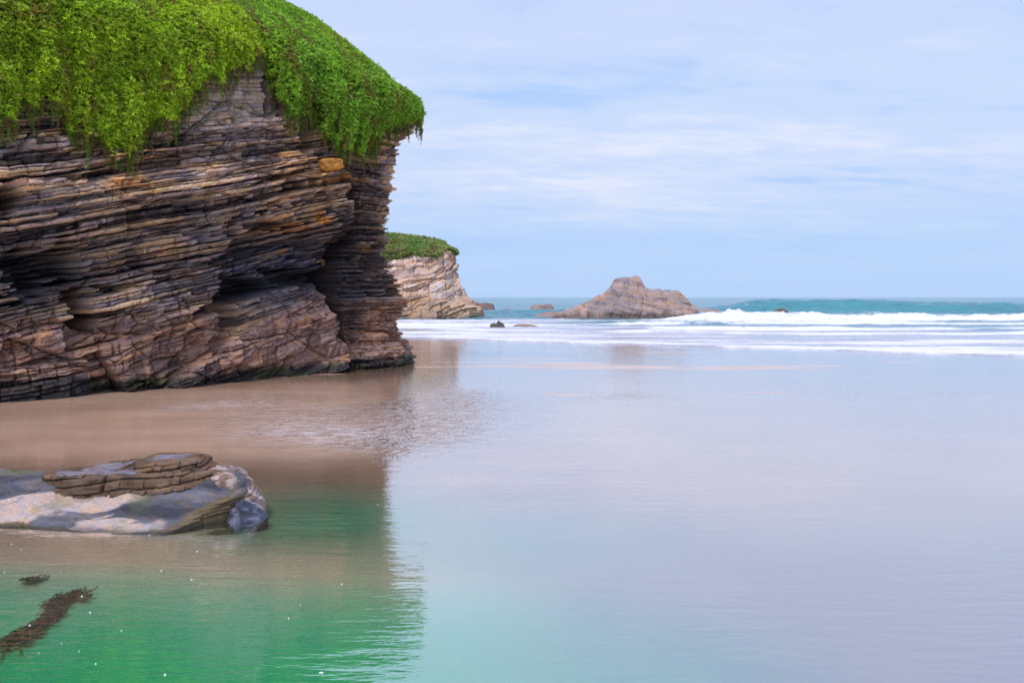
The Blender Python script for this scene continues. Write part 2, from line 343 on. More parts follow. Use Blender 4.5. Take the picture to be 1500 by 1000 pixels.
# ------------------------------------------------------------------ sea with breakers
def sea_fields(x, y):
    q = shore_q(x, y)
    edge = 0.9 * fbm(x * .22, y * 0 + 1, 31, 4) + 0.35 * fbm(x * 1.1, y * 0 + 2, 33, 3)
    e = q - edge
    z = -0.06 + 0.10 * sstep(-0.25, 0.25, e)
    foam = np.zeros_like(x)
    foam += 0.42 * np.exp(-((e - 1.2) / 1.5) ** 2) * (.55 + .9 * vnoise(x * .5, y * .5, 37)) + 0.50 * sstep(0, 1, e) * sstep(44, 8, e) * (.7 + .5 * fbm(x * .12, y * .5, 38, 3))
    z = z + 0.10 * np.exp(-((e - 1.0) / 0.8) ** 2) * (0.6 + 0.6 * fbm(x * .8, y * 1.2, 35, 3))
    shallow = 1 - sstep(14, 44, q)
    # two low rows of broken water
    px, _ = proj(x, y, 0 * x)
    lf = sstep(900, 740, px) * sstep(114, 100, y); shallow = np.maximum(shallow, .85 * lf); foam = foam + .30 * lf * sstep(62, 80, y)
    right = sstep(780, 1080, px)
    def row(yc, H, wf, wb, seed, amt, fo):
        c = y - (yc + 4.0 * fbm(x * .03, x * 0, seed, 3) + 1.3 * fbm(x * .2, x * 0, seed + 3, 4))
        prof = np.where(c < 0, np.exp(-(c / wf) ** 2), np.exp(-(c / wb) ** 2))
        brk = sstep(.18, .5, vnoise(x * .055, x * 0, seed + 6) + .25 * vnoise(x * .3, x * 0, seed + 7)) * .6 + .4 if yc < 100 else 1
        hh = H * amt * (0.6 + 0.8 * vnoise(x * .16, x * 0, seed + 5)) * prof * brk; fo = fo * brk
        ff = fo * amt * np.where(c < 0, np.exp(-(c / (wf * 2.0)) ** 4), np.exp(-(c / (wb * 0.9)) ** 2))
        return hh, ff
    near = 0.35 + 0.65 * right
    for (yc, H, wf, wb, sd, amt, fo) in ((66 , 0.22, .5, 2.5, 41, near, .5), (74, 0.30, .7, 4.5, 47, near, .62), (86, 0.3, .8, 3.5, 53, 0.4 + .6 * right, .6),
                                        (101, 0.66, 1.4, 4.5, 59, sstep(930, 1080, px) + .2 * sstep(700, 850, px), .85), (114, 0.45, 1.5, 5, 63, sstep(950, 1050, px), .30)):
        hh, ff = row(yc, H, wf, wb, sd, amt, fo); z = z + hh; foam = foam + ff
    band = sstep(66, 76, y) * sstep(104, 98, y); foam = foam + 0.24 * band * (0.4 + 0.6 * right)
    # spray where the breaker meets the reef beside the stack
    z = z + (0.3 + 1.3 * vnoise(x * 1.6, y * 1.1, 67) ** 2) * np.exp(-((y - 104) / 1.6) ** 2) * (np.exp(-((px - 1080) / 22) ** 2) + .9 * np.exp(-((px - 1140) / 11) ** 2))
    foam = foam + 0.8 * np.exp(-(((px - 1105) / 45) ** 2 + ((y - 105) / 4) ** 2))
    # the unbroken green swell behind
    X0 = x
    sw = sstep(32, 46, X0) * (1 - 0.55 * sstep(60, 110, X0))
    c = y - (140 + 2 * fbm(x * .02, x * 0, 71, 2)); z = z + (0.6 + 1.75 * sw) * np.where(c < 0, np.exp(-(c / 5) ** 2), np.exp(-(c / 13) ** 2))
    c = y - (122 + 3 * fbm(x * .04, x * 0, 73, 2)); z = z + 0.35 * np.exp(-(c / 4) ** 2)
    foam = foam + 0.35 * np.exp(-((y - 109) / 3.0) ** 2) * sstep(780, 820, px) * sstep(1030, 1000, px)      # white water round the stack
    z = z + sstep(102, 112, y) * sstep(240, 150, y) * (.34 * fbm(x * .22, y * .40, 87, 4) + .12 * np.abs(fbm(x * .8, y * 1.1, 89, 3)))
    amp = sstep(90, 160, y)
    z = z + amp * (0.30 * fbm(x * .05, y * .11, 75, 3) + 0.5 * np.sin(y / 9.5 + 1.2 * fbm(x * .01, y * .01, 77, 2)) * sstep(170, 230, y))
    lump = np.clip(foam, 0, 1) * (0.32 * fbm(x * .6, y * .9, 79, 4) + .28 * np.clip(fbm(x * 1.6, y * 1.6, 80, 3), 0, 1)) * sstep(70, 98, y)
    foam = foam * (1 + 1.1 * fbm(x * .09, y * .35, 86, 5) * sstep(112, 104, y)) - .10 * sstep(100, 80, y) * sstep(64, 68, y)
    z = z + lump + 0.03 * fbm(x * 1.4, y * 2.2, 81, 3) * sstep(0.5, 3, e)
    foam = foam + 0.55 * np.clip(fbm(x * .03, y * .10, 85, 4) - .18, 0, 1) * sstep(110, 150, y) * sstep(600, 300, y)
    green = .8 * sstep(36, 46, X0) * sstep(92, 66, X0) * np.exp(-((y - 133) / 7) ** 2) * (.55 + .9 * vnoise(x * .12, y * .3, 88)) + .12 * sstep(100, 115, y) * sstep(170, 130, y)
    return z, np.clip(foam, 0, 1.0), shallow, np.clip(green, 0, 1)
sy = np.concatenate([np.arange(34, 60, 0.2), np.arange(60, 150, 0.33), np.geomspace(150, 9000, 170)])
su = np.linspace(-1.05, 1.05, 620)
Ys, Us = np.meshgrid(sy, su, indexing='ij'); Xs = Us * Ys
zs, fo, sh, gn = sea_fields(Xs, Ys)
sea = mesh_obj('sea', np.stack([Xs, Ys, zs], -1), grid_faces(len(sy), len(su)), M_sea,
               {'foam': ('FLOAT', fo), 'shallow': ('FLOAT', sh), 'green': ('FLOAT', gn)}, smooth=True); tag(sea, kind='structure')

# ------------------------------------------------------------------ layered cliffs
def beds(w, s, seed, tmin, tmax, lmin, lmax):
    """bed and block structure: random per bed, random per block, metres to nearest bed plane, metres to nearest joint"""
    rng = np.random.default_rng(seed)
    b = np.cumsum(tmin + (tmax - tmin) * rng.random(3000) ** 2.0) - 40
    i = np.clip(np.searchsorted(b, w) - 1, 0, len(b) - 2)
    dl = np.minimum(w - b[i], b[i + 1] - w); fr = (w - b[i]) / (b[i + 1] - b[i])
    Lb = lmin + (lmax - lmin) * hsh(i, 3, 1, seed) ** 1.5
    u = s / Lb + hsh(i, 5, 2, seed) * 7
    u = u + 0.35 * (vnoise(u * 0.9, i * 3.1, seed) * 2 - 1)
    j = np.floor(u); dj = np.minimum(u - j, j + 1 - u) * Lb
    return hsh(i, 1, 0, seed), hsh(i, j, 4, seed), dl, dj, fr, i

class Cliff:
    def __init__(self, base, spine, z_top):
        b = np.array(base, float); sp = np.array(spine, float)
        u = np.linspace(0, len(b) - 1, len(b) * 60)
        def cr(p):
            i = np.clip(np.floor(u).astype(int), 0, len(p) - 2); f = (u - i)[:, None]
            P = np.vstack([2 * p[0] - p[1], p, 2 * p[-1] - p[-2]])
            p0, p1, p2, p3 = P[i], P[i + 1], P[i + 2], P[i + 3]
            return 0.5 * (2 * p1 + (p2 - p0) * f + (2 * p0 - 5 * p1 + 4 * p2 - p3) * f ** 2 + (3 * p1 - p0 - 3 * p2 + p3) * f ** 3)
        self.C = cr(b); self.S = cr(sp)
        d = np.diff(self.C, axis=0); self.s = np.concatenate([[0], np.cumsum(np.hypot(d[:, 0], d[:, 1]))])
        ker = np.ones(41) / 41
        pad = lambda a: np.convolve(np.pad(a, 20, mode='edge'), ker, 'valid')
        t = np.gradient(self.C, axis=0); t /= np.linalg.norm(t, axis=1)[:, None]
        tx, ty = pad(t[:, 0]), pad(t[:, 1]); ln = np.hypot(tx, ty)
        self.nx, self.ny = ty / ln, -tx / ln
        self.S = np.stack([pad(self.S[:, 0]), pad(self.S[:, 1])], 1)
    def at(self, s):
        f = lambda a: np.interp(s, self.s, a)
        return f(self.C[:, 0]), f(self.C[:, 1]), f(self.nx), f(self.ny), f(self.S[:, 0]), f(self.S[:, 1])

near = Cliff([(-30, 8), (-26, 12), (-19, 18.5), (-14.7, 22.9), (-13.2, 24.8), (-10.6, 27.6), (-8.6, 30.4), (-7.0, 32.4), (-5.7, 33.7), (-4.75, 34.8), (-4.55, 36), (-5.4, 38.3), (-7, 41.5), (-10, 47), (-16, 53), (-26, 58), (-40, 60)],
             [(-36, 14), (-32, 18), (-25, 24), (-20, 28.5), (-19, 30), (-16.5, 32.5), (-14.5, 35), (-13, 37), (-12.3, 38), (-12, 38.5), (-12, 38.7), (-12.3, 39), (-13.5, 40), (-16, 43), (-20, 46), (-28, 50), (-40, 51)], 17.5)
T_TOP = [(-2, 0), (11.2, 0), (12.2, .04), (13, .14), (14.5, .38), (16, .63), (17.2, .9), (17.6, 1.0)]
P_LEFT = [(-1, .3), (0, .25), (.6, .2), (2, 0), (3, -.1), (4, -.05), (5, .2), (6.5, .4), (8, .3), (9, .1), (10, -.1), (11.5, -.2), (20, -.2)]
P_MID = [(-1, .55), (0, .5), (1, .4), (2.1, .25), (2.6, -.3), (3.2, -1.1), (4.4, -1.3), (5.1, -.8), (5.6, .15), (7, .25), (8.5, .05), (10, -.2), (11.5, -.3), (20, -.3)]
P_CORNER = [(-1, .1), (0, 0), (.45, 0), (1.05, -.5), (1.95, -.75), (2.6, -.35), (2.85, -.15), (3.3, -.45), (3.75, -.55), (4.35, -1.2), (4.95, -1.42), (5.85, -1.15), (7.05, -1.0), (8.85, -.85), (10.05, -.6), (10.65, .1), (11.2, .2), (11.9, .1), (12.15, -.4), (12.4, -.95), (13, -.9), (14.5, -.6), (20, -.4)]
HOLES = [(45, 408, 48, 36, 2.2), (118, 448, 20, 30, 2.0), (5, 292, 26, 24, 2.4), (340, 402, 19, 70, 3.0), (395, 418, 40, 14, 1.8), (455, 405, 40, 15, 1.6), (520, 325, 17, 66, 3.0), (504, 440, 11, 105, 1.7),
         (399, 130, 8, 45, 1.2), (452, 190, 14, 36, 1.4), (92, 385, 22, 34, 2.2), (235, 578, 18, 10, .8), (420, 262, 16, 16, .7), (165, 420, 34, 9, .7), (300, 452, 30, 7, .6), (385, 330, 40, 8, .9), (560, 380, 30, 18, .5), (240, 300, 60, 6, .35), (90, 262, 70, 7, .4)]
def holes(s, z, px, py, lst, jit=0.0):
    wob = 14 * fbm(s * 1.1, z * 1.1, 24, 3); out = 0 * px
    for hx, hy, rx, ry, dp in lst:
        r = np.hypot((px + wob - hx) / rx, (py + wob * .7 - hy) / ry) + jit * (.35 if ry > 2 * rx else .75)
        out = np.maximum(out, dp * sstep(1.2, 0.6, r))
    return out * (s < near.s[np.argmax(near.C[:, 0])])
def near_smooth(s, z):
    bx, by, nx, ny, sx, sy_ = near.at(s)
    px, py = proj(bx, np.maximum(by, 4), z)
    s400 = 31.0
    zz = z - 0.10 * np.clip(px - 420, -110, 90) / 40
    wl = 1 - sstep(318, 350, px + 12 * fbm(z * 1.1, z * 0, 12, 3)); wc = sstep(499, 522, px)
    wc = np.where(s > near.s[np.argmax(near.C[:, 0])], 1.0, wc)
    off = interp(P_LEFT, z) * wl * (1 - wc) + interp(P_MID, zz) * (1 - wl) * (1 - wc) + interp(P_CORNER, z) * wc
    off = off + 0.28 * fbm(s * .40, z * .34, 21, 3) * (1 - 0.8 * wc) + 0.25 * sstep(.8, .2, z) * fbm(s * 1.6, z * .6, 22, 3)
    off = off - holes(s, z, px, py, [h for h in HOLES if h[1] < 235])
    t = interp(T_TOP, z)
    return bx, by, nx, ny, sx, sy_, px, py, off, t
def near_pos(f, z, off):
    bx, by, nx, ny, sx, sy_, px, py, _, t = f
    x = bx + nx * off; y = by + ny * off
    return x + (sx - x) * t, y + (sy_ - y) * t
VEG_EDGE = [(-400, 150), (-100, 165), (0, 172), (12, 178), (22, 150), (40, 168), (52, 155), (66, 150), (78, 172), (95, 205), (112, 206), (138, 208), (152, 222), (165, 232), (178, 222), (195, 208), (215, 186), (232, 178), (250, 172), (262, 160), (285, 140), (300, 128), (330, 108), (350, 96), (385, 90), (396, 84), (401, 95), (406, 150), (420, 168), (432, 170), (446, 160), (456, 172), (462, 205), (480, 218), (510, 220), (540, 218), (556, 208), (572, 192), (590, 186), (606, 182), (625, 168), (660, 150), (900, 150)]

def build_near_cliff():
    smax = near.s[-1]
    i_c = np.argmax(near.C[:, 0]); s_c = near.s[i_c]
    px_all = CX + F * near.C[:, 0] / np.maximum(near.C[:, 1], 4)
    s_vis = near.s[np.argmax(px_all > -60)]
    ss = np.concatenate([np.arange(0, s_vis, 0.09), np.arange(s_vis, s_c + 1.2, 0.024), np.arange(s_c + 1.2, smax, 0.22)])
    zs_ = np.concatenate([np.arange(-0.7, 12.6, 0.023), np.arange(12.6, 17.61, 0.1)])
    z, s = np.meshgrid(zs_, ss, indexing='ij')
    f = near_smooth(s, z); px, py, off = f[6], f[7], f[8]
    corner = sstep(498, 510, px); corner = np.where(s > s_c, 1.0, corner)
    dip = 0.245 * (1 - corner) + 0.03 * corner
    w = z - dip * (s - 22) + 0.14 * fbm(s * .15, z * .22, 31, 2) + 0.03 * fbm(s * .9, z * .6, 33, 3)
    # cross-bedded, more massive lower block
    lowline = interp([(-100, 490), (0, 470), (110, 468), (220, 470), (330, 455), (345, 500), (360, 480), (420, 455), (490, 425), (500, 460), (600, 440)], px + 10 * fbm(s * .8, z * .8, 34, 3))
    low = sstep(-8, 10, py - lowline)
    A = beds(w, s, 101, 0.035, 0.20, 0.25, 2.2)
    B = beds(w + 0.03 * fbm(s * 2, z * 2, 35, 2), s, 202, 0.4, 1.3, 1.0, 4.0)
    Cc = beds(w + 0.35 * fbm(s * .7, z * .5, 36, 2), s, 303, 0.25, 0.9, 0.5, 2.2)
    plain = sstep(200, 160, py + 14 * fbm(s * .8, z, 49, 3)) * sstep(240, 300, px) * sstep(420, 390, px)       # smoother rock just under the plants
    amp = (1 - .55 * low) * (1 - .8 * plain)
    mass = low * sstep(325, 360, px) * sstep(503, 485, px) * (1 - corner)
    amp = amp * (1 - .7 * mass)
    tilt = (A[4] - 0.5)
    us_ = s * (1.2 + 2.4 * hsh(A[5], 8, 1, 3)) + A[5] * 3.7
    shed = hsh(np.floor(us_ + .3 * fbm(s * 3, w * 3, 38, 2)), A[5], 9, 37)
    g1_, g2_, gB = cells(s * .55 + 9, w * .75, 47); h1_, h2_, hB = cells(s * 1.1 + w * .3, w * 1.5, 48)
    dsp = amp * (0.18 * (A[0] - .5) + 0.20 * (A[1] - .5) + 0.08 * tilt + 0.24 * (shed - .5)) + 0.30 * (B[1] - .5) * (1 - .5 * plain) + (.55 * (gB - .5) + .30 * (hB - .5)) * (1 - .5 * corner) * (1 - .5 * plain) * (1 - .4 * mass)
    dsp = dsp - .16 * np.exp(-((g2_ - g1_) / .05) ** 2) * (1 - corner) - .10 * np.exp(-((h2_ - h1_) / .05) ** 2) * (gB > .4)
    dsp = dsp + low * 0.22 * (Cc[1] - .5)
    gr = np.exp(-(A[2] / 0.022) ** 2) * 0.22 * np.clip(shed * 1.6 - .2, 0, 1) + np.exp(-(A[3] / 0.025) ** 2) * 0.09 * (A[1] > .5)
    gr = gr * (1 - .5 * low) + np.exp(-(B[2] / 0.05) ** 2) * 0.30 * vnoise(s * .8, B[5] * 2.3, 39) + np.exp(-(B[3] / 0.04) ** 2) * 0.16 * (B[1] > .45)
    gr = gr + low * (np.exp(-(Cc[2] / 0.03) ** 2) * 0.20 * vnoise(s * 1.4, Cc[5] * 2.3, 40) + np.exp(-(Cc[3] / 0.03) ** 2) * 0.12 * (Cc[1] > .4))
    f1, f2, cr_ = cells(s * 1.6, w * 2.6, 41)
    dsp = dsp + 0.12 * (cr_ - .5) * (0.4 + low) - gr * (1 - .75 * plain) * (1 - .45 * mass) + 0.045 * fbm(s * 5, w * 9, 43, 4)
    dsp = dsp * (1 - sstep(12.5, 13.5, z))
    dsp = dsp - holes(s, z, px, py, [h for h in HOLES if h[1] >= 235], .55 * (A[0] - .5) + .5 * (A[1] - .5) + .35 * (B[1] - .5))
    x, y = near_pos(f, z, off + dsp)
    zc_ = z + 0.02 * fbm(s * 3, z * 3, 45, 2)
    # ---------- rock colours
    def C3(*c): return np.array(c)
    grey, lav, tan, dark = C3(.27, .205, .18), C3(.47, .37, .345), C3(.60, .445, .29), C3(.055, .04, .04)
    r = A[0] * .55 + A[1] * .45 + .18 * fbm(s * .5, w * 1.2, 51, 3)
    pick = np.clip(.47 + (r - .5) * 1.55, 0, 1)[..., None]
    c = np.where(pick < .3, dark + (grey - dark) * (pick / .3), np.where(pick < .55, grey + (lav - grey) * ((pick - .3) / .25), np.where(pick < .8, lav + (tan - lav) * ((pick - .55) / .25), tan)))
    c = c * (0.72 + .6 * B[1][..., None])
    warm = sstep(-.1, .5, fbm(s * .35, w * .6, 53, 3) + .15)
    c = c * (1 + warm[..., None] * (C3(1.12, .99, .80) - 1))
    def blob(cx_, cy_, rx, ry, soft=.5):
        rr = np.hypot((px - cx_ + 10 * fbm(s * 1.4, z * 1.4, 55, 3)) / rx, (py - cy_ + 8 * fbm(s * 1.4, z * 1.4, 56, 3)) / ry)
        return sstep(1 + soft, 1 - soft, rr)[..., None]
    rb = Cc[1] * .6 + .4 * A[1]
    red = C3(.17, .10, .082) + (C3(.42, .275, .215) - C3(.17, .10, .082)) * rb[..., None]
    red = np.where((rb > .78)[..., None], red * C3(1.1, 1.0, .85), red)
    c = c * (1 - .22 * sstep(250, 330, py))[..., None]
    c = c + (red - c) * (low * .92)[..., None]
    c = c + (C3(.30, .185, .145) * (.8 + .4 * Cc[1])[..., None] - c) * (mass * .6)[..., None]
    c = c + (C3(.30, .17, .12) - c) * (sstep(12, 5, np.abs(py - 447 + 6 * fbm(s * 2, z, 52, 2))) * sstep(555, 570, px) * .7)[..., None]
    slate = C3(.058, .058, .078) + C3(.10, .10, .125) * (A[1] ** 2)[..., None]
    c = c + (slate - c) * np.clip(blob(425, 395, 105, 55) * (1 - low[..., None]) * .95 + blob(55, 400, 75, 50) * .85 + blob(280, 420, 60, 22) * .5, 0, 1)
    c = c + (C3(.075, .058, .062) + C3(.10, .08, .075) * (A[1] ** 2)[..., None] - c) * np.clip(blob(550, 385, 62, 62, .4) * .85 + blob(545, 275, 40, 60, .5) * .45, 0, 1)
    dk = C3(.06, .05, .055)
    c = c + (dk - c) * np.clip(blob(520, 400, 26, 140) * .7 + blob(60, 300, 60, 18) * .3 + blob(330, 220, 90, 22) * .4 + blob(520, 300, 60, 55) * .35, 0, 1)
    tanp = C3(.40, .32, .25) * (.75 + .5 * A[1])[..., None]
    c = c + (tanp - c) * blob(345, 140, 85, 45) * .9
    c = c + (C3(.62, .27, .05) - c) * np.clip(blob(478, 243, 20, 8, .3) * .8 + blob(466, 320, 9, 9, .3) * .85 + blob(432, 338, 22, 6, .4) * .5 + blob(505, 262, 26, 5) * .5, 0, 1)
    lich = sstep(.5, .75, fbm(s * .9, w * 2.5, 57, 4) + .25 * A[1]) * sstep(420, 380, py)
    c = c + (C3(.55, .36, .13) - c) * (lich * .45)[..., None]
    band = sstep(.55, .25, z + .18 * fbm(s * 1.2, z * 0, 58, 3) + .12 * fbm(s * 5, z * 5, 59, 2))[..., None]
    moss = fbm(s * 1.1, z * 2.5, 60, 3)[..., None]
    c = c + (np.where(moss > .15, C3(.05, .062, .03), C3(.028, .03, .034)) - c) * band * .93
    lv = sstep(12, 13, z)[..., None]; c = c * (1 - lv) + C3(.06, .07, .03) * lv
    wet = np.clip(band[..., 0] + .5 * blob(425, 400, 100, 60)[..., 0] * (1 - low), 0, 1)
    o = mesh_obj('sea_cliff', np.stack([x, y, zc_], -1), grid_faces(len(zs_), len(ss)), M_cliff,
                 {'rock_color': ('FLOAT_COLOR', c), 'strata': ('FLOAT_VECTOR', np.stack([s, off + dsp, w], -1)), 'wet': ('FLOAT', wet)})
    tag(o, 'tall overhanging cliff of thin brown and grey rock layers under a green mat', 'cliff')
    return s_vis, s_c
s_vis, s_corner = build_near_cliff()

# ------------------------------------------------------------------ plants hanging over cliff edges
def leaf_cloud(P, Nrm, size, colr, rng, nleaf=7, length=(.8, 1.3), width=.30, droop=None):
    """rosettes of folded pointed leaves; returns vertices, triangles, colours"""
    n = len(P)
    up = np.array([0, 0, 1.0])
    ax = Nrm * 0.75 + up * 0.55 + rng.normal(0, .25, (n, 3)); ax /= np.linalg.norm(ax, axis=1)[:, None]
    ref = np.where(np.abs(ax[:, 2:3]) > .9, np.array([[1.0, 0, 0]]), up[None]); e1 = np.cross(ax, ref); e1 /= np.linalg.norm(e1, axis=1)[:, None]; e2 = np.cross(ax, e1)
    a = rng.random((n, nleaf)) * .9 + np.arange(nleaf)[None] * 2 * np.pi / nleaf + rng.random((n, 1)) * 6.28
    el = rng.uniform(.15, 1.15, (n, nleaf))
    d = (np.cos(a)[..., None] * e1[:, None] + np.sin(a)[..., None] * e2[:, None]) * np.cos(el)[..., None] + ax[:, None] * np.sin(el)[..., None]
    sd = np.cross(d, ax[:, None]); sd /= np.linalg.norm(sd, axis=2)[..., None] + 1e-6
    nn = np.cross(sd, d)
    ln = size[:, None] * rng.uniform(*length, (n, nleaf)); wd = ln * width
    b = P[:, None] + np.zeros_like(d)
    mid = b + d * (ln * .5)[..., None]
    v0 = b; v1 = mid + sd * wd[..., None] * .5 + nn * (wd * .25)[..., None]; v3 = mid - sd * wd[..., None] * .5 + nn * (wd * .25)[..., None]; v2 = b + d * ln[..., None]
    V = np.stack([v0, v1, v2, v3], 2).reshape(-1, 3)
    k = np.arange(n * nleaf) * 4
    T = np.concatenate([np.stack([k, k + 1, k + 2], 1), np.stack([k, k + 2, k + 3], 1)])
    br = rng.uniform(.75, 1.25, (n, nleaf, 1, 1)) * np.array([.75, 1, 1.15, 1]).reshape(1, 1, 4, 1)
    Cc = (colr[:, None, None, :] * br).reshape(-1, 3)
    return V, T, Cc

def build_plants():
    rng = np.random.default_rng(5)
    n = 120000
    s = rng.uniform(s_vis - 2.5, s_corner + 3.0, n); z = rng.uniform(7.0, 17.2, n)
    def shell(s, z):
        f = near_smooth(s, z); px, py = f[6], f[7]
        edge = interp(VEG_EDGE, px) + 13 * fbm(s * 2.4, s * 0, 11, 3) + 20 * np.clip(fbm(s * 7, s * 0, 13, 2), 0, 1) - 3
        edge = np.where(s > s_corner, interp(VEG_EDGE, 600 + 0 * px), edge)
        ins = edge - py                                 # pixels of photo above the fringe
        th = 0.34 + 0.30 * sstep(0, 60, ins) + 0.24 * fbm(s * .9, z * .7, 15, 3) + .30 * fbm(s * 2.0, z * .45, 16, 3)
        th = th + 0.35 * np.exp(-(((px - 500) / 70) ** 2)) * sstep(0, 40, ins) - 0.35 * np.exp(-((px - 399) / 9) ** 2) * sstep(20, 90, py)
        th = th * (1 - .5 * sstep(560, 600, px))
        th = np.maximum(th, 0.04)
        off = np.maximum(f[8], -0.55) + th
        x, y = near_pos(f, z, off)
        return x, y, ins, f, off
    x, y, ins, f, off = shell(s, z)
    keep = (ins > 0) & (rng.random(n) < np.where(s > s_corner + 1, .6, 1))
    s, z = s[keep], z[keep]
    x, y, ins, f, off = shell(s, z)
    e = 0.06
    xa, ya, *_ = shell(s + e, z); xb, yb, *_ = shell(s, z + e)
    P = np.stack([x, y, z], 1)
    Nr = np.cross(np.stack([xa - x, ya - y, 0 * x], 1), np.stack([xb - x, yb - y, 0 * x + e], 1)); Nr /= np.linalg.norm(Nr, axis=1)[:, None] + 1e-9
    flip = (Nr[:, 0] * f[2] + Nr[:, 1] * f[3]) < 0; Nr[flip] *= -1
    vary = rng.uniform(.6, 1.35, len(P))[:, None]
    P += Nr * rng.normal(0, .05, (len(P), 1))
    px, py = f[6], f[7]
    big = fbm(s * .5, z * .5, 17, 3)
    right = sstep(385, 415, px)
    g1, g2 = np.array([.46, .62, .028]), np.array([.29, .54, .052])
    c = g1 + (g2 - g1) * np.clip(right * .75 + .35 * big + .12, 0, 1)[:, None]
    c = c * (1 + .35 * fbm(s * 2.2, z * 2.2, 18, 3))[:, None] * vary
    dry = sstep(.30, .55, fbm(s * 3.0, z * .9, 19, 3) * .8 + .30 * rng.random(len(s)) + .22 * sstep(14, 0, ins) + .16 * sstep(25, 0, px) - .05)
    dry = dry * (rng.random(len(s)) < .75)
    c = c + (np.array([.34, .18, .07]) - c) * (dry * .7)[:, None]
    size = rng.uniform(.075, .14, len(s))
    V1, T1, C1 = leaf_cloud(P, Nr, size, c, rng, 7)
    # strands trailing below the fringe
    m = 900
    s2 = rng.uniform(s_vis - 1, s_corner + .6, m); zz = np.linspace(7.2, 14, 200)
    Vs, Cs = [], []
    S2, Z2 = np.meshgrid(s2, zz, indexing='ij'); X2, Y2, I2, f2, o2 = shell(S2, Z2)
    first = np.argmax(I2 > 0, axis=1)
    ok = (first > 0)
    PP, CC, NN = [], [], []
    for q in np.nonzero(ok)[0]:
        b = np.array([X2[q, first[q]], Y2[q, first[q]], zz[first[q]]]); ln = rng.uniform(.15, .9) * rng.random() ** .5
        nxy = np.array([f2[2][q, 0], f2[3][q, 0], 0]); k = int(ln / .05) + 1
        sway = rng.normal(0, .05, 3); dryq = rng.random() < .33
        for i in range(k):
            PP.append(b + nxy * (.05 + .05 * i / k) + np.array([0, 0, -i * .05]) + sway * i / k)
            NN.append(nxy); CC.append(np.array([.22, .115, .045]) if dryq else np.array([.16, .27, .025]))
    PP, NN, CC = map(np.array, (PP, NN, CC))
    V2, T2, C2 = leaf_cloud(PP, NN * .5 + np.array([0, 0, -.8]), rng.uniform(.05, .09, len(PP)), CC * rng.uniform(.6, 1.2, (len(PP), 1)), rng, 4)
    # the woody mat under the leaves
    ss = np.arange(s_vis - 2.5, s_corner + 3, .08); zz = np.arange(7, 17.3, .08)
    Zm, Sm = np.meshgrid(zz, ss, indexing='ij'); xm, ym, im, fm_, om = shell(Sm, Zm)
    xm -= fm_[2] * .10; ym -= fm_[3] * .10
    G = grid_faces(len(zz), len(ss)); Gi = im.ravel()[G].min(1) > 3; G = G[Gi]
    Tm = np.concatenate([G[:, [0, 1, 2]], G[:, [0, 2, 3]]])
    Vm = np.stack([xm, ym, Zm], -1).reshape(-1, 3); Cm = np.tile(np.array([.05, .08, .012]), (len(Vm), 1))
    k1, k2 = len(V1), len(V1) + len(V2)
    o = mesh_obj('hanging_plants', np.concatenate([V1, V2, Vm]), np.concatenate([T1, T2 + k1, Tm + k2]), M_leaf, {'leaf_color': ('FLOAT_COLOR', np.concatenate([C1, C2, Cm]))})
    tag(o, 'thick bright green mat of trailing leafy plants hanging over the top of the near cliff', 'ground cover', kind='stuff')
build_plants()

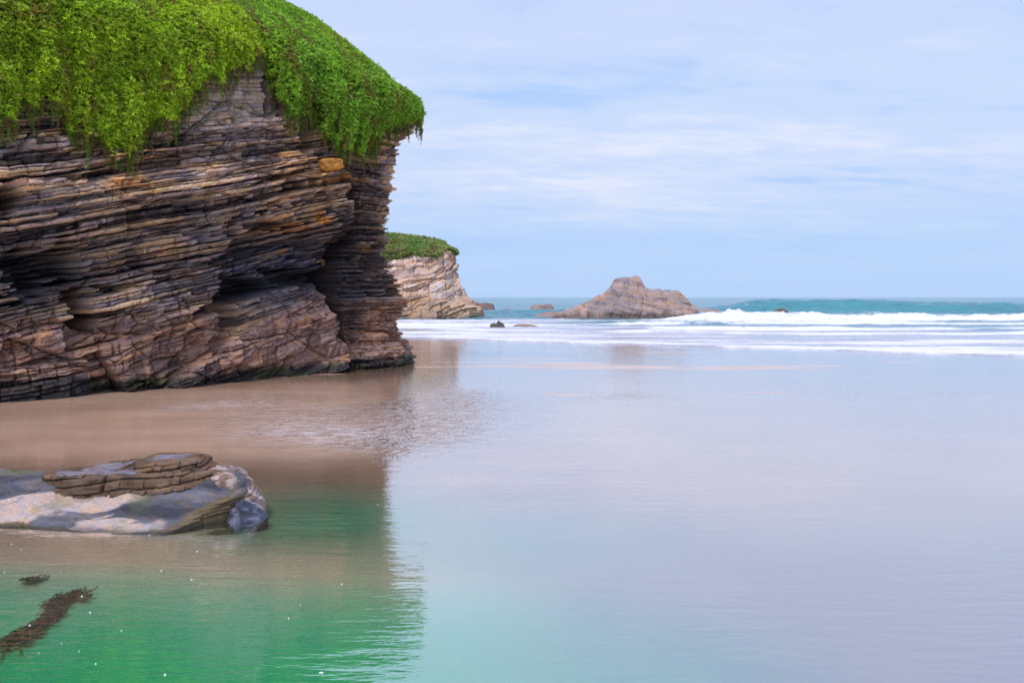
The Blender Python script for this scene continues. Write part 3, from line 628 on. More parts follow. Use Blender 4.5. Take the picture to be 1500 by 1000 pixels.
# ------------------------------------------------------------------ far cliff
def build_far_cliff():
    far = Cliff([(-60, 96), (-40, 100), (-26, 106), (-18, 110), (-12, 110.5), (-8, 111.5), (-5.2, 113), (-4.2, 115.5), (-5.5, 120), (-10, 128), (-20, 138)],
                [(-60, 116), (-42, 118), (-30, 122), (-22, 125), (-17, 124), (-14, 123), (-12.5, 122), (-12, 123), (-13, 125), (-16, 130), (-22, 134)], 12)
    i_c = np.argmax(far.C[:, 0]); s_c = far.s[i_c]
    ss = np.concatenate([np.arange(0, s_c - 22, .5), np.arange(s_c - 22, s_c + 3, .10), np.arange(s_c + 3, far.s[-1], .5)])
    zs_ = np.arange(-.6, 12.3, .09)
    z, s = np.meshgrid(zs_, ss, indexing='ij')
    bx, by, nx, ny, sx, sy_ = far.at(s)
    u = s - s_c
    # profile of the right-hand end, metres inward
    prof = [(-1, .2), (0, 0), (.8, -.1), (1.6, -.7), (2.4, -2.0), (3.1, -3.9), (4.3, -4.4), (6, -5.2), (7.5, -6.0), (8.4, -6.6), (8.9, -6.4), (9.8, -6.2), (10.3, -6.6), (10.9, -7.6), (11.5, -8.6), (12.5, -9.5)]
    profF = [(-1, .2), (0, 0), (1, -.3), (3, -1.0), (5, -1.6), (7.5, -2.2), (8.4, -2.8), (9.5, -3.8), (11, -6), (12.5, -9)]
    wc = sstep(-8, -1, u)
    d = interp(prof, z) * wc + interp(profF, z) * (1 - wc)
    # top of the grassy mass falls gently to the right
    w = z - .24 * s + 1.1 * fbm(s * .14, z * .25, 3, 3) + .25 * fbm(s * .6, z * .6, 4, 3)
    A = beds(w, s, 11, .2, 1.5, 1.0, 6); B = beds(w, s, 12, 1.2, 3.4, 2.0, 7)
    f1, f2, cr_ = cells(s * .5, w * .9, 13)
    dsp = .45 * (A[1] - .5) + .35 * (A[0] - .5) + .6 * (B[1] - .5) - .4 * np.exp(-(A[2] / .07) ** 2) * vnoise(s * .5, A[5] * 1.7, 5) - .16 * np.exp(-(B[3] / .12) ** 2) + .5 * (cr_ - .5) + .5 * fbm(s * .5, z * .4, 14, 4)
    dsp *= sstep(9.6, 8.6, z) * .85 + .15
    # move inward toward the spine so the end stays a solid nose
    vx, vy = sx - bx, sy_ - by; ln = np.hypot(vx, vy)
    t = np.clip(-d / ln, -.1, .97)
    x = bx + vx * t + nx * dsp; y = by + vy * t + ny * dsp
    zc_ = z - 1.0 * sstep(9, 12, z) * sstep(-14, -2, u)
    px, py = proj(x, y, zc_)
    def C3(*c): return np.array(c)
    r = np.clip(A[0] * .5 + A[1] * .5 + .2 * fbm(s * .3, w * .6, 15, 3), 0, 1)[..., None]
    c = np.where(r < .5, C3(.44, .28, .18) + (C3(.63, .46, .35) - C3(.44, .28, .18)) * r * 2, C3(.63, .46, .35) + (C3(.80, .66, .58) - C3(.63, .46, .35)) * (r - .5) * 2)
    lowb = sstep(3.4, 2.6, z + .5 * fbm(s * .6, z * .3, 16, 3))[..., None]
    c = c + (C3(.42, .295, .20) * (.7 + .6 * cr_[..., None]) - c) * lowb * .8
    end_shade = sstep(-2.5, .5, u + .8 * fbm(s * .7, z * .7, 17, 3))[..., None]
    c = c + (C3(.26, .19, .17) - c) * end_shade * .75  # right end darkened: shade of its flank put into the rock colour
    oc = sstep(8.0, 8.5, z)[..., None] * sstep(-9, -4, u)[..., None]
    c = c + (C3(.46, .26, .13) - c) * oc * .7
    band = sstep(.5, .1, z)[..., None]; c = c + (C3(.16, .13, .09) - c) * band * .6
    o = mesh_obj('headland', np.stack([x, y, zc_], -1), grid_faces(len(zs_), len(ss)), M_far,
                 {'rock_color': ('FLOAT_COLOR', c), 'strata': ('FLOAT_VECTOR', np.stack([s, dsp, w], -1)), 'wet': ('FLOAT', band[..., 0] * .5)})
    tag(o, 'distant pale cream cliff with a green grassy top, just beyond the near cliff', 'cliff')
    # grass on top
    rng = np.random.default_rng(9)
    n = 26000
    iz = rng.uniform(7.6, 12.2, n); isx = rng.uniform(s_c - 22, s_c + 3, n)
    ii = np.clip(((iz + .6) / .09).astype(int), 0, len(zs_) - 1); jj = np.clip(np.searchsorted(ss, isx), 0, len(ss) - 1)
    P = np.stack([x[ii, jj], y[ii, jj], zc_[ii, jj]], 1)
    u_ = ss[jj] - s_c
    lo = 8.7 + 1.0 * sstep(-8, -5, u_) + .6 * fbm(u_ * .45, u_ * 0, 21, 4) + 1.1 * np.exp(-((u_ + 3.6) / 1.7) ** 2) - .3 * sstep(-8, -14, u_)
    keep = zs_[ii] > lo; P = P[keep]; u_ = u_[keep]
    Nr = np.stack([nx[0, jj][keep], ny[0, jj][keep], 0 * u_ + .5], 1); Nr /= np.linalg.norm(Nr, axis=1)[:, None]
    P = P + Nr * rng.uniform(0, .35, (len(P), 1)) + rng.normal(0, .1, (len(P), 3))
    pat = fbm(P[:, 0] * .5, P[:, 2] * .8 + P[:, 1] * .3, 23, 3)
    c = np.array([.22, .36, .085]) + (np.array([.36, .40, .13]) - np.array([.22, .36, .085])) * np.clip(.5 + pat * 1.3, 0, 1)[:, None]
    br = sstep(.35, .55, fbm(P[:, 0] * .7, P[:, 2] * 1.2, 25, 3))[:, None]; c = c + (np.array([.2, .15, .09]) - c) * br * .7
    V, T, Cc = leaf_cloud(P, Nr, rng.uniform(.22, .40, len(P)), c, rng, 6, width=.4)
    g = mesh_obj('cliff_top_grass', V, T, M_leaf, {'leaf_color': ('FLOAT_COLOR', Cc)})
    tag(g, 'green grass and low bushes covering the top of the distant pale cliff', 'grass', kind='stuff')
build_far_cliff()

# ------------------------------------------------------------------ rocks standing in the surf
def sea_rock(name, prof, base_py, depth, seed, label, cat='rock', group=None, ca=(.40, .28, .23), cb=(.28, .225, .215), res=.08, lean=.0, rough=1.0):
    Y0 = CAMH * F / (base_py - HY)
    p = np.array(prof, float); Yp = Y0 + depth * .45
    Xc = (p[:, 0] - CX) / F * Yp; H = CAMH - (p[:, 1] - HY) * Yp / F
    x0, x1 = Xc[0], Xc[-1]; hm = H.max()
    nx_ = int(min(260, max(24, (x1 - x0) / res))); ny_ = int(min(130, max(16, depth / res)))
    u, v = np.meshgrid(np.linspace(0, 1, nx_), np.linspace(0, 1, ny_), indexing='ij')
    X = x0 + (x1 - x0) * u
    Hx = np.interp(X, Xc, np.maximum(H, 0))
    vv = v + .10 * fbm(u * 9, v * 3, seed + 4, 3) * np.sin(np.pi * v)
    # front rises in steps, back falls away
    fshape = np.where(vv < .45, 1 - np.abs(1 - np.clip(vv / .45, 0, 1)) ** 1.7, 1 - np.clip((vv - .45) / .55, 0, 1) ** 1.6)
    f1, f2, cr_ = cells(u * (x1 - x0) / (hm * .45 + .3), vv * depth / (hm * .45 + .3), seed)
    f3, f4, cr2 = cells(u * (x1 - x0) / (hm * .18 + .15), vv * depth / (hm * .18 + .15), seed + 1)
    hgt = Hx * fshape
    hgt = hgt * (1 + rough * (.30 * (cr_ - .5) + .14 * (cr2 - .5)) * np.sin(np.pi * np.clip(vv, 0, 1)) ** .5 * (1 - .93 * np.exp(-((vv - .45) / .15) ** 2)))
    hgt = hgt - rough * .10 * hm * np.exp(-((f2 - f1) / .10) ** 2) * .6 - rough * .03 * hm * np.exp(-((f4 - f3) / .12) ** 2)
    hgt = hgt + rough * .06 * hm * fbm(X * 1.2, vv * depth * 1.2, seed + 2, 4) * (1 - .8 * np.exp(-((vv - .45) / .12) ** 2))
    edge = np.minimum(np.minimum(u, 1 - u) * nx_, np.minimum(v, 1 - v) * ny_)
    Z = np.where(edge < 1, -.5, np.maximum(hgt, -.4) - .12 * (1 - np.clip(hgt / (.15 * hm), 0, 1)))
    q = .5 * hm * .35 * fbm(u * 5 + Z * .7, Z * 1.3 / (hm * .3 + .2), seed + 6, 3)
    Y = Y0 + depth * v + q * .6
    XX = X + .18 * hm * .4 * fbm(v * 5, Z * 1.4 / (hm * .3 + .2), seed + 7, 3)
    # follow perspective only through depth: nothing else to do
    ca, cb = np.array(ca), np.array(cb)
    k = np.clip(cr_ * .6 + cr2 * .4 + .35 * fbm(X * .4, Z * .8, seed + 8, 3), 0, 1)[..., None]
    c = cb + (ca - cb) * k
    c = c + (np.array([.055, .05, .045]) - c) * (sstep(.45, .1, Z / max(hm, .8) * 2.2 + .2 * fbm(X, Z, seed + 9, 2)) * .7)[..., None]
    wet = sstep(.6, .1, Z)
    o = mesh_obj(name, np.stack([XX, Y, Z], -1), grid_faces(nx_, ny_), M_sea_rock,
                 {'rock_color': ('FLOAT_COLOR', c), 'strata': ('FLOAT_VECTOR', np.stack([X, Y, Z + .3 * X * .6], -1)), 'wet': ('FLOAT', wet)})
    tag(o, label, cat, group); return o
sea_rock('sea_stack', [(808, 465), (815, 458), (835, 452), (850, 446), (868, 438), (880, 430), (890, 422), (897, 412), (905, 407), (920, 405), (936, 403), (939, 405), (941, 414), (944, 421), (955, 424), (963, 422), (975, 424), (990, 425), (999, 430), (1006, 440), (1012, 447), (1018, 456), (1022, 463)], 467.5, 11, 301,
         'large pinkish brown sea stack with a hooked peak, standing in the surf right of centre', 'sea stack', ca=(.47, .345, .30), cb=(.29, .24, .235), rough=.95)
SG = 'low rocks in the surf'
sea_rock('rock', [(1008, 463), (1020, 453), (1035, 452), (1052, 453), (1058, 458), (1074, 462)], 464, 5, 311, 'low flat reef touching the right foot of the sea stack', group=SG)
sea_rock('rock', [(781, 463), (795, 458), (808, 456), (830, 457), (842, 464)], 465.5, 4, 321, 'low rock at the left foot of the sea stack', group=SG)
sea_rock('rock', [(775, 454), (779, 447), (795, 446), (808, 445), (812, 453)], 455, 5, 331, 'flat topped tilted rock among white water, left of the sea stack', group=SG, cb=(.16, .12, .13))
sea_rock('rock', [(690, 454), (697, 445), (712, 443), (722, 445), (726, 454)], 455, 7, 341, 'dark brown boulder just right of the distant pale cliff', group=SG, cb=(.15, .11, .11), ca=(.24, .17, .15))
sea_rock('rock', [(725, 457), (738, 452), (748, 451), (755, 454), (758, 457)], 457.5, 5, 351, 'small low brown rock in the gap between two dark rocks', group=SG)
sea_rock('rock', [(717, 479), (719, 474), (724, 473), (727, 474), (730, 469), (734, 472), (737, 473), (740, 479)], 480, 1.6, 361, 'small pointed dark rock standing in shallow foam', group=SG, ca=(.10, .10, .075), cb=(.06, .06, .05), res=.03)
sea_rock('rock', [(749, 478), (758, 474.5), (770, 474), (782, 475.5), (789, 478.5)], 479, 1.2, 371, 'long thin flat rock lying in the shallows beside a pointed rock', group=SG, res=.03)
sea_rock('rock', [(1056, 482), (1066, 478.5), (1078, 479), (1090, 477.5), (1101, 482)], 483.5, 1.5, 381, 'low dark rock awash in the foam in front of the breakers', group=SG, ca=(.2, .17, .15), cb=(.12, .11, .11), res=.03)
sea_rock('rock', [(1134, 456), (1140, 451), (1148, 451.5), (1154, 455)], 467, 1.5, 391, 'tiny dark rock poking out of the white breaker', group=SG, ca=(.2, .17, .15), cb=(.12, .11, .11), res=.04)

# ------------------------------------------------------------------ slabs and boulders near the camera
def poly_sd(px_, py_, poly):                      # signed distance, positive inside
    P = np.array(poly, float); Q = np.roll(P, -1, 0)
    d = np.full(px_.shape, 1e9); inside = np.zeros(px_.shape, bool)
    for (ax, ay), (bx, by) in zip(P, Q):
        ex, ey = bx - ax, by - ay
        t = np.clip(((px_ - ax) * ex + (py_ - ay) * ey) / (ex * ex + ey * ey), 0, 1)
        d = np.minimum(d, np.hypot(px_ - ax - t * ex, py_ - ay - t * ey))
        cond = ((ay > py_) != (by > py_)) & (px_ < (bx - ax) * (py_ - ay) / (by - ay + 1e-12) + ax)
        inside ^= cond
    return np.where(inside, d, -d)
def slab(name, poly, topf, colf, label, cat, res=.018, edge=.10, bottom=-.6, seed=0, rough=.02, mat=None, group=None, strata=(0, 0, 0), side_ledge=.05):
    P = np.array(poly); x0, y0 = P.min(0) - .15; x1, y1 = P.max(0) + .15
    xs = np.arange(x0, x1, res); ys_ = np.arange(y0, y1, res)
    X, Y = np.meshgrid(xs, ys_, indexing='ij')
    sd = poly_sd(X + .06 * fbm(X * 3, Y * 3, seed + 1, 4), Y + .06 * fbm(X * 3, Y * 3, seed + 2, 4), poly)
    top = topf(X, Y) + rough * fbm(X * 5, Y * 5, seed + 3, 5) * 1.5
    f1, f2, cr_ = cells(X * 3.2 + Y * .6, Y * 4.5, seed + 4); top = top + rough * 1.2 * (cr_ - .5) - rough * .9 * np.exp(-((f2 - f1) / .06) ** 2)
    k = sstep(-.02, edge, sd)
    Z = bottom + (top - bottom) * k
    # ledges on the flank: push the flank out and in by height
    st = beds(Z, X * 0 + Y * .5, seed + 9, .03, .11, .3, .9)
    flank = np.exp(-((sd - edge * .4) / (edge * .7)) ** 2)
    gx, gy = np.gradient(sd, res); gl = np.hypot(gx, gy) + 1e-6
    push = side_ledge * (st[0] - .4) * flank * 1.6
    X2 = X - gx / gl * push; Y2 = Y - gy / gl * push
    c, wet = colf(X, Y, Z, sd, flank)
    G = grid_faces(len(xs), len(ys_)); G = G[(sd.ravel()[G] > -.04).any(1)]
    used = np.unique(G); remap = np.zeros(X.size, int); remap[used] = np.arange(len(used))
    V = np.stack([X2, Y2, Z], -1).reshape(-1, 3)[used]
    o = mesh_obj(name, V, remap[G], mat or M_slab, {'rock_color': ('FLOAT_COLOR', c.reshape(-1, 3)[used]), 'strata': ('FLOAT_VECTOR', np.stack([X, Y, Z * 1.5 + .3 * X], -1).reshape(-1, 3)[used]), 'wet': ('FLOAT', wet.ravel()[used])}, smooth=True)
    tag(o, label, cat, group); return o
def ledge_rock(name, poly, topf, colf, label, cat, bottom=-.5, seed=0, res=.014, batter=.05, bed=(.02, .09), push=.05, rough=.02, mat=None, rnd=.03):
    """closed rock: stepped flank of thin beds all round, rough top"""
    P = np.array(poly, float); n0 = len(P)
    u = np.linspace(0, n0, n0 * 60, endpoint=False); i = np.floor(u).astype(int); f = (u - i)[:, None]
    g = lambda k: P[(i + k) % n0]
    C = .5 * (2 * g(0) + (g(1) - g(-1)) * f + (2 * g(-1) - 5 * g(0) + 4 * g(1) - g(2)) * f ** 2 + (3 * g(0) - g(-1) - 3 * g(1) + g(2)) * f ** 3)
    C = C * .6 + (P[i % n0] * (1 - f) + P[(i + 1) % n0] * f) * .4
    L_ = np.concatenate([[0], np.cumsum(np.hypot(*np.diff(np.vstack([C, C[:1]]), axis=0).T))])
    m = int(min(1500, L_[-1] / res)); q = np.linspace(0, L_[-1], m, endpoint=False)
    Cx = np.interp(q, L_, np.append(C[:, 0], C[0, 0])); Cy = np.interp(q, L_, np.append(C[:, 1], C[0, 1]))
    tx = np.roll(Cx, -3) - np.roll(Cx, 3); ty = np.roll(Cy, -3) - np.roll(Cy, 3); ln = np.hypot(tx, ty) + 1e-9
    area = np.sum(Cx * np.roll(Cy, -1) - np.roll(Cx, -1) * Cy); sg = 1 if area > 0 else -1
    nx_, ny_ = sg * ty / ln, -sg * tx / ln
    cx, cy = Cx.mean(), Cy.mean()
    hm = float(np.max(topf(Cx, Cy))) - bottom; nv = int(max(14, hm / (res * .8)))
    v = np.linspace(0, 1, nv)[:, None]; T = topf(Cx, Cy)[None]
    Z = bottom + (T - bottom) * v + 0 * Cx[None]
    S_ = q[None] + 0 * v
    w = Z - .12 * S_ + .05 * fbm(S_ * 1.5, Z * 2, seed + 1, 3)
    A = beds(w, S_, seed + 2, bed[0], bed[1], .15, .8); B = beds(w, S_, seed + 3, bed[1], bed[1] * 3, .3, 1.1)
    d = push * (1.3 * (A[0] - .5) + 1.1 * (A[1] - .5) + 1.5 * (B[1] - .5)) - push * .9 * np.exp(-(A[2] / (res * .9)) ** 2) - push * .9 * np.exp(-(B[3] / (res * 1.3)) ** 2)
    d = d + batter * (1 - v) + .8 * push * fbm(S_ * 3, Z * 4, seed + 4, 4) + 1.5 * push * fbm(S_ * .9, Z * .9, seed + 5, 3) - rnd * np.clip((Z - (T - rnd)) / rnd, 0, 1) ** 2
    X = Cx[None] + nx_[None] * d; Y = Cy[None] + ny_[None] * d
    nc = int(max(20, min(260, .5 * min(np.ptp(Cx), np.ptp(Cy)) / res * 1.6)))
    t = (np.linspace(0, 1, nc + 1)[1:, None]) ** 1.0
    Xc = X[-1:] + (cx - X[-1:]) * t; Yc = Y[-1:] + (cy - Y[-1:]) * t
    a1, a2, ar = cells(Xc * 3.0 + Yc * 1.2, Yc * 5 - Xc * .8, seed + 6)
    rel = rough * (1.6 * fbm(Xc * 4, Yc * 5, seed + 7, 5) + 1.0 * (ar - .5) - .5 * np.exp(-((a2 - a1) / .04) ** 2)) * sstep(0, .05, t)
    Zc = topf(Xc, Yc) + rel
    X = np.vstack([X, Xc]); Y = np.vstack([Y, Yc]); Z = np.vstack([Z, Zc])
    sd = np.vstack([0 * d, np.hypot(Xc - X[nv - 1:nv], Yc - Y[nv - 1:nv])]); fl = np.vstack([1 + 0 * d, 0 * Xc])
    c, wet = colf(X, Y, Z, sd, fl)
    blk = np.vstack([.72 + .56 * (A[0] * .5 + A[1] * .5), .97 + .06 * ar])[..., None]
    c = c * blk
    o = mesh_obj(name, np.stack([X, Y, Z], -1), grid_faces(len(X), m, True) if sg > 0 else grid_faces(len(X), m, True)[:, ::-1], mat or M_slab,
                 {'rock_color': ('FLOAT_COLOR', c), 'strata': ('FLOAT_VECTOR', np.stack([X, Y, Z * 1.5 + .3 * X], -1)), 'wet': ('FLOAT', wet + 0 * Z)})
    tag(o, label, cat); return o
def C3(*c): return np.array(c)
def lerp(a, b, k): return a + (b - a) * np.asarray(k)[..., None]

slab_top = lambda X, Y: np.minimum(.02 + .376 * (Y - 10.1) + .047 * (X + 4.36) + .03 * fbm(X * 1.3, Y * 1.3, 3, 3), .50 + .04 * (X + 4))
def slab_col(X, Y, Z, sd, fl):
    px, py = proj(X, Y, Z)
    g = lerp(C3(.045, .05, .07), C3(.18, .18, .21), np.clip(.5 + 1.1 * fbm(X * 1.6 - Y * 1.5, Y * 5 + X, 71, 5), 0, 1))
    nz = 16 * fbm(X * 1.5 + Y * 2.2, Y * 4.5 - X, 73, 4)
    pt = lambda cx_, cy_, rx, ry, sl: sstep(1.15, .85, np.hypot((px - cx_) / rx, (py - cy_ - sl * (px - cx_) + nz * .8) / ry))    # drifted sand in the hollows
    s1 = np.maximum(pt(95, 735, 115, 14, -.04), pt(30, 752, 70, 15, -.12)); s1 = np.maximum(s1, pt(-60, 750, 60, 20, 0))
    s2 = pt(165, 772, 75, 9, -.02); s3 = .8 * pt(150, 757, 16, 4, -.3)
    c = lerp(g, C3(.56, .46, .42), np.clip(s1 + s2 + s3, 0, 1) * sstep(.02, .10, sd))
    c = lerp(c, C3(.17, .125, .05), sstep(.13, .03, sd) * .8 * sstep(.25, .1, np.abs(Z - .15)))
    c = lerp(c, C3(.05, .05, .04), sstep(.06, -.02, Z))
    c = lerp(c, C3(.10, .13, .03), sstep(.3, .5, fbm(X * 2.4, Y * 2.4, 75, 3)) * .35)
    return c, np.clip(.5 + 0 * Z, 0, 1)
ledge_rock('rock_slab', [(-9.2, 10.25), (-6.67, 10.36), (-5.6, 10.12), (-4.9, 10.02), (-4.40, 10.06), (-4.02, 10.55), (-3.72, 11.0), (-3.8, 11.35), (-4.3, 11.6), (-5.2, 11.75), (-9.2, 11.9)], slab_top, slab_col,
     'wide tilted grey slab with drifts of pale sand, lying at the edge of the green pool', 'rock', seed=401, batter=.06, push=.02, rough=.018, bed=(.04, .14))

def brown(X, Y, Z, sd, fl):
    c = lerp(C3(.085, .055, .036), C3(.235, .155, .10), np.clip(.5 + fbm(X * 4, Y * 4 + Z * 9, 81, 4), 0, 1))
    c = lerp(c, C3(.27, .26, .33), sstep(.08, .16, sd) * sstep(-.35, .25, fbm(X * 2.2, Y * 3, 83, 4)) * .85)
    return c, 0 * Z + .1
ledge_rock('layered_rock', [(-6.7, 11.4), (-6.1, 11.0), (-5.2, 11.02), (-4.75, 11.03), (-4.45, 11.12), (-4.25, 11.3), (-4.3, 11.7), (-4.9, 12.1), (-5.8, 12.2), (-6.3, 11.7)],
     lambda X, Y: .53 + .03 * (X + 5.2) + .02 * (Y - 11.2), brown, 'wide brown layered rock resting on the back of the grey sandy slab', 'rock', seed=411, batter=.05, bottom=.12, rough=.035, push=.05, bed=(.05, .15))
ledge_rock('layered_rock', [(-5.45, 11.5), (-5.1, 11.24), (-4.7, 11.2), (-4.42, 11.3), (-4.38, 11.65), (-4.7, 12.0), (-5.3, 12.0)],
     lambda X, Y: .655 + .03 * (X + 5) + .02 * (Y - 11.4), brown, 'smaller flat topped brown block on top of the wide brown layered rock', 'rock', seed=421, batter=.03, bottom=.40, rough=.02, push=.04, bed=(.06, .16))
def greyc(X, Y, Z, sd, fl):
    c = lerp(C3(.085, .09, .11), C3(.21, .21, .235), np.clip(.5 + fbm(X * 1.6, Y * 3, 85, 4), 0, 1)); c = lerp(c, C3(.13, .15, .04), sstep(.1, .4, fbm(X * 2, Y * 2, 86, 3)) * .6 * sstep(.3, .1, sd))
    return c, 0 * Z + .4
ledge_rock('rock_slab', [(-9.5, 11.6), (-7.2, 11.55), (-6.6, 11.7), (-6.35, 12.1), (-6.9, 12.7), (-9.5, 12.9)], lambda X, Y: .15 + .09 * (Y - 12) - .02 * (X + 7), greyc, 'low blue grey slab behind the sandy slab, running out of the picture on the left', 'rock', seed=431, batter=.15, push=.04)
def barn(X, Y, Z, sd, fl):
    c = lerp(C3(.24, .165, .135), C3(.50, .42, .40), sstep(.0, .5, fbm(X * 9, Y * 9 + Z * 14, 87, 3) + .1)); return c, 0 * Z + .2
ledge_rock('boulder', [(-4.36, 11.35), (-4.1, 11.1), (-3.85, 10.98), (-3.68, 11.1), (-3.66, 11.4), (-3.9, 11.7), (-4.3, 11.7)], lambda X, Y: .52 - .5 * ((X + 4.0) ** 2) - .3 * (X + 4.0), barn, 'pinkish barnacled lump at the raised right end of the grey slab', 'rock', seed=441, batter=.12, rough=.04, push=.025, rnd=.08, bottom=.0, bed=(.06, .2))
def musl(X, Y, Z, sd, fl):
    c = lerp(C3(.055, .065, .10), C3(.20, .22, .30), sstep(-.1, .6, fbm(X * 12, Y * 12 + Z * 10, 89, 3))); return c, 0 * Z + .9
ledge_rock('boulder', [(-3.86, 10.86), (-3.66, 10.62), (-3.44, 10.68), (-3.38, 10.9), (-3.5, 11.08), (-3.8, 11.1)], lambda X, Y: .20 - 1.6 * ((X + 3.66) ** 2) - 1.2 * (Y - 10.9) ** 2, musl, 'dark blue wet knob at the tip of the slab, touching the pool', 'rock', seed=451, batter=.10, bottom=-.35, rough=.04, push=.03, rnd=.09, bed=(.05, .2))
def olive(X, Y, Z, sd, fl):
    c = lerp(C3(.12, .10, .05), C3(.30, .26, .15), np.clip(.5 + fbm(X * 3, Y * 5, 90, 4), 0, 1)); c = lerp(c, C3(.02, .025, .015), sstep(.10, .0, sd + .05 * fbm(X * 4, Y * 4, 92, 3))); return c, 0 * Z + .5
slab('ledge', [(-5.3, 10.0), (-4.7, 9.82), (-4.0, 9.72), (-3.45, 10.0), (-3.1, 10.45), (-3.12, 10.9), (-3.5, 11.1), (-4.2, 10.6)], lambda X, Y: -.05 + .12 * (Y - 10.3) * (Y < 10.3), olive, 'submerged olive ledge under the water along the front of the slab', 'rock', seed=461, edge=.45, bottom=-.42, rough=.03)

# boulder platform at the foot of the cliff, far left
def foot(X, Y, Z, sd, fl):
    c = lerp(C3(.25, .15, .115), C3(.42, .29, .225), np.clip(.5 + fbm(X * 2, Y * 2 + Z * 5, 93, 4), 0, 1)); k = sstep(.75, .5, Z + .12 * fbm(X * 3, Y * 3, 95, 3)) * .95
    c = lerp(c, C3(.032, .034, .036), k); return c, k * .8
ledge_rock('boulder', [(-17.5, 20.6), (-15.6, 22.3), (-14.75, 22.75), (-14.2, 22.95), (-13.5, 23.7), (-13.1, 24.4), (-13.4, 25.2), (-15, 25.5), (-18.5, 22.5)],
     lambda X, Y: .95 + .25 * sstep(-13.6, -15.5, X) + .30 * fbm(X * .9, Y * .9, 97, 3), foot, 'stepped reddish boulder with a black wet base at the near cliff foot', 'rock', res=.022, batter=.30, seed=471, rough=.06, mat=M_cliff, push=.13, bed=(.05, .25), rnd=.12)

# pale log-like stone and orange block caught in the face
def wedged(name, px, py, sz, seed, color, label, push):
    ssv = np.linspace(0, near.s[-1], 3000); bx, by, *_ = near.at(ssv); ppx = CX + F * bx / np.maximum(by, 4)
    s = ssv[np.argmin(np.where(ssv < s_corner, np.abs(ppx - px), 1e9))]; b = near.at(np.array([s])); z = CAMH - (py - HY) * b[1][0] / F
    f = near_smooth(np.array([s]), np.array([z])); off = f[8][0] + push
    c0 = np.array([b[0][0] + b[2][0] * off, b[1][0] + b[3][0] * off, z])
    th, ph = np.meshgrid(np.linspace(0, np.pi, 30), np.linspace(0, 2 * np.pi, 48, endpoint=False), indexing='ij')
    d = np.stack([np.sin(th) * np.cos(ph), np.sin(th) * np.sin(ph), np.cos(th)], -1)
    d = np.sign(d) * np.abs(d) ** .6
    r = 1 + .25 * fbm(d[..., 0] * 2 + 5, d[..., 1] * 2 + d[..., 2] * 2.7, seed, 4)
    tx, ty = -b[3][0], b[2][0]
    loc = d * r[..., None] * np.array(sz)
    V = np.stack([c0[0] + loc[..., 0] * tx + loc[..., 1] * b[2][0], c0[1] + loc[..., 0] * ty + loc[..., 1] * b[3][0], c0[2] + loc[..., 2] + .12 * loc[..., 0]], -1)
    k = np.clip(.5 + fbm(d[..., 0] * 4, d[..., 2] * 4 + d[..., 1], seed + 1, 4), 0, 1)
    cc = lerp(np.array(color) * .45, np.array(color), k)
    o = mesh_obj(name, V, grid_faces(30, 48, True), M_slab, {'rock_color': ('FLOAT_COLOR', cc), 'strata': ('FLOAT_VECTOR', V), 'wet': ('FLOAT', 0 * k)})
    tag(o, label, 'rock')
wedged('wedged_stone', 474, 243, (.5, .35, .24), 501, (.72, .34, .07), 'orange block stuck in the cliff face under the hanging plants', .25)
0 and wedged('wedged_stone', 48, 422, (.55, .22, .09), 511, (.62, .48, .46), 'pale pinkish stone lying in the dark hollow of the cliff', .55)

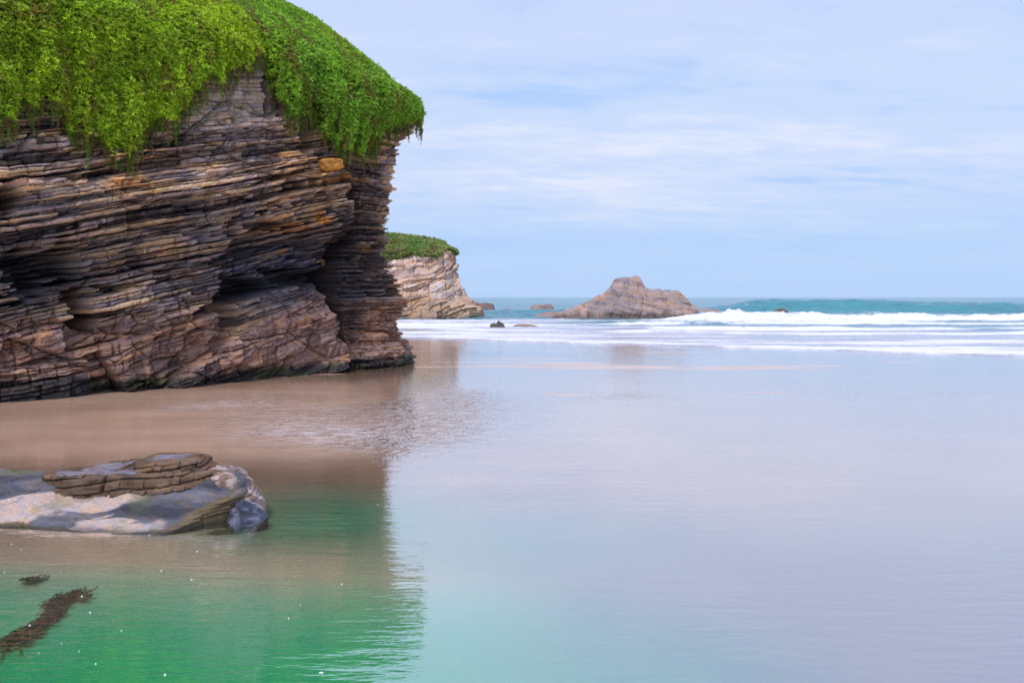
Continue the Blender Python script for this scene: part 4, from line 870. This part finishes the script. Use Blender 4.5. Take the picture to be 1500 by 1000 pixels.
# ------------------------------------------------------------------ seaweed and drifting foam
def on_bed(px, py, lift):                         # where the line of sight meets the sand bed
    zz = np.linspace(-.02, -1.35, 400); x, y = ray(px, py, zz); hit = sand_z(x, y) >= zz - .001
    i = int(np.argmax(hit)) if hit.any() else 399
    return float(x[i]), float(y[i]), float(min(zz[i] + lift, -.02))
def seaweed(spots, label, seed, depth=-.12):
    rng = np.random.default_rng(seed); Vs, Fs = [], []; k = 0
    for (px, py, r, cnt) in spots:
        cx, cy, depth = on_bed(px, py, .05)
        for i in range(int(cnt * 1.1)):
            a = rng.normal(.5, .35); ln = rng.uniform(.10, .30) * (1 + r); w = rng.uniform(.01, .028)
            p = np.array([cx + rng.normal(0, r), cy + rng.normal(0, r * .7)]); n = 9
            for j in range(n):
                d = np.array([math.cos(a), math.sin(a)]); nn = np.array([-d[1], d[0]]); ww = w * math.sin(math.pi * (j + .4) / n)
                zz = depth + rng.normal(0, .01) + .02 * math.sin(j)
                Vs += [(*(p + nn * ww), zz), (*(p - nn * ww), zz + .012)]
                p = p + d * ln / n; a += rng.normal(0, .35)
                if j: Fs.append((k + 2 * j - 2, k + 2 * j - 1, k + 2 * j + 1, k + 2 * j))
            k += 2 * n
    if len(spots) > 1:
        pp = np.array([q[:2] for q in spots], float); n = 40; f = np.linspace(0, len(pp) - 1, n)
        for j in range(n):
            x, y, zz = on_bed(np.interp(f[j], range(len(pp)), pp[:, 0]), np.interp(f[j], range(len(pp)), pp[:, 1]), .06)
            x += .03 * math.sin(j * .9)
            Vs += [(x - .03, y + .04, zz), (x + .03, y - .04, zz + .01)]
            if j: Fs.append((k + 2 * j - 2, k + 2 * j - 1, k + 2 * j + 1, k + 2 * j))
        k += 2 * n
    o = mesh_obj('seaweed', np.array(Vs), np.array(Fs), M_weed); tag(o, label, 'seaweed', 'seaweed in the green pool'); return o
seaweed([(104, 878, .03, 22), (90, 883, .045, 30), (76, 889, .05, 28), (64, 896, .035, 16)], 'dark tuft of seaweed floating below the surface, nearer the slab', 601, -.34)
seaweed([(66, 909, .03, 20), (52, 920, .035, 22), (38, 928, .04, 26), (24, 937, .045, 30), (8, 946, .05, 34), (-12, 955, .05, 30)], 'long dark streak of seaweed in the green water at the left edge', 602, -.45)
seaweed([(40, 856, .02, 7), (30, 858, .02, 5)], 'few thin dark weed strands in the shallow water at left', 603, -.05)
rng = np.random.default_rng(77); Vs, Fs = [], []
for i in range(26):
    px, py = rng.uniform(0, 560), 700 + 300 * rng.random() ** .8; x, y = ray(px, py); r = rng.uniform(.003, .007) * (1 + (rng.random() < .1)); k = len(Vs)
    Vs.append((x, y, .012))
    for j in range(7):
        a = j / 7 * 6.283; rr = r * rng.uniform(.6, 1.3); Vs.append((x + rr * math.cos(a) * 1.6, y + rr * math.sin(a), .003))
    Fs += [(k, k + 1 + j, k + 1 + (j + 1) % 7) for j in range(7)]
def lace(line, n, spread, r0):
    q = np.array(line, float); d = np.concatenate([[0], np.cumsum(np.hypot(*np.diff(q, axis=0).T))])
    for i in range(n):
        t = rng.random() * d[-1]; px = np.interp(t, d, q[:, 0]); py = np.interp(t, d, q[:, 1]) + rng.normal(0, spread)
        x, y = ray(px, py); r = r0 * rng.uniform(.5, 1.4); k = len(Vs); Vs.append((x, y, .02))
        for j in range(7):
            a = j / 7 * 6.283; rr = r * rng.uniform(.5, 1.3); Vs.append((x + rr * math.cos(a) * 2.2, y + rr * math.sin(a), .004))
        Fs.extend([(k, k + 1 + j, k + 1 + (j + 1) % 7) for j in range(7)])
fl = mesh_obj('foam', np.array(Vs), np.array(Fs), M_foam); tag(fl, 'tiny white flecks of foam drifting on the green pool', 'foam', kind='stuff')
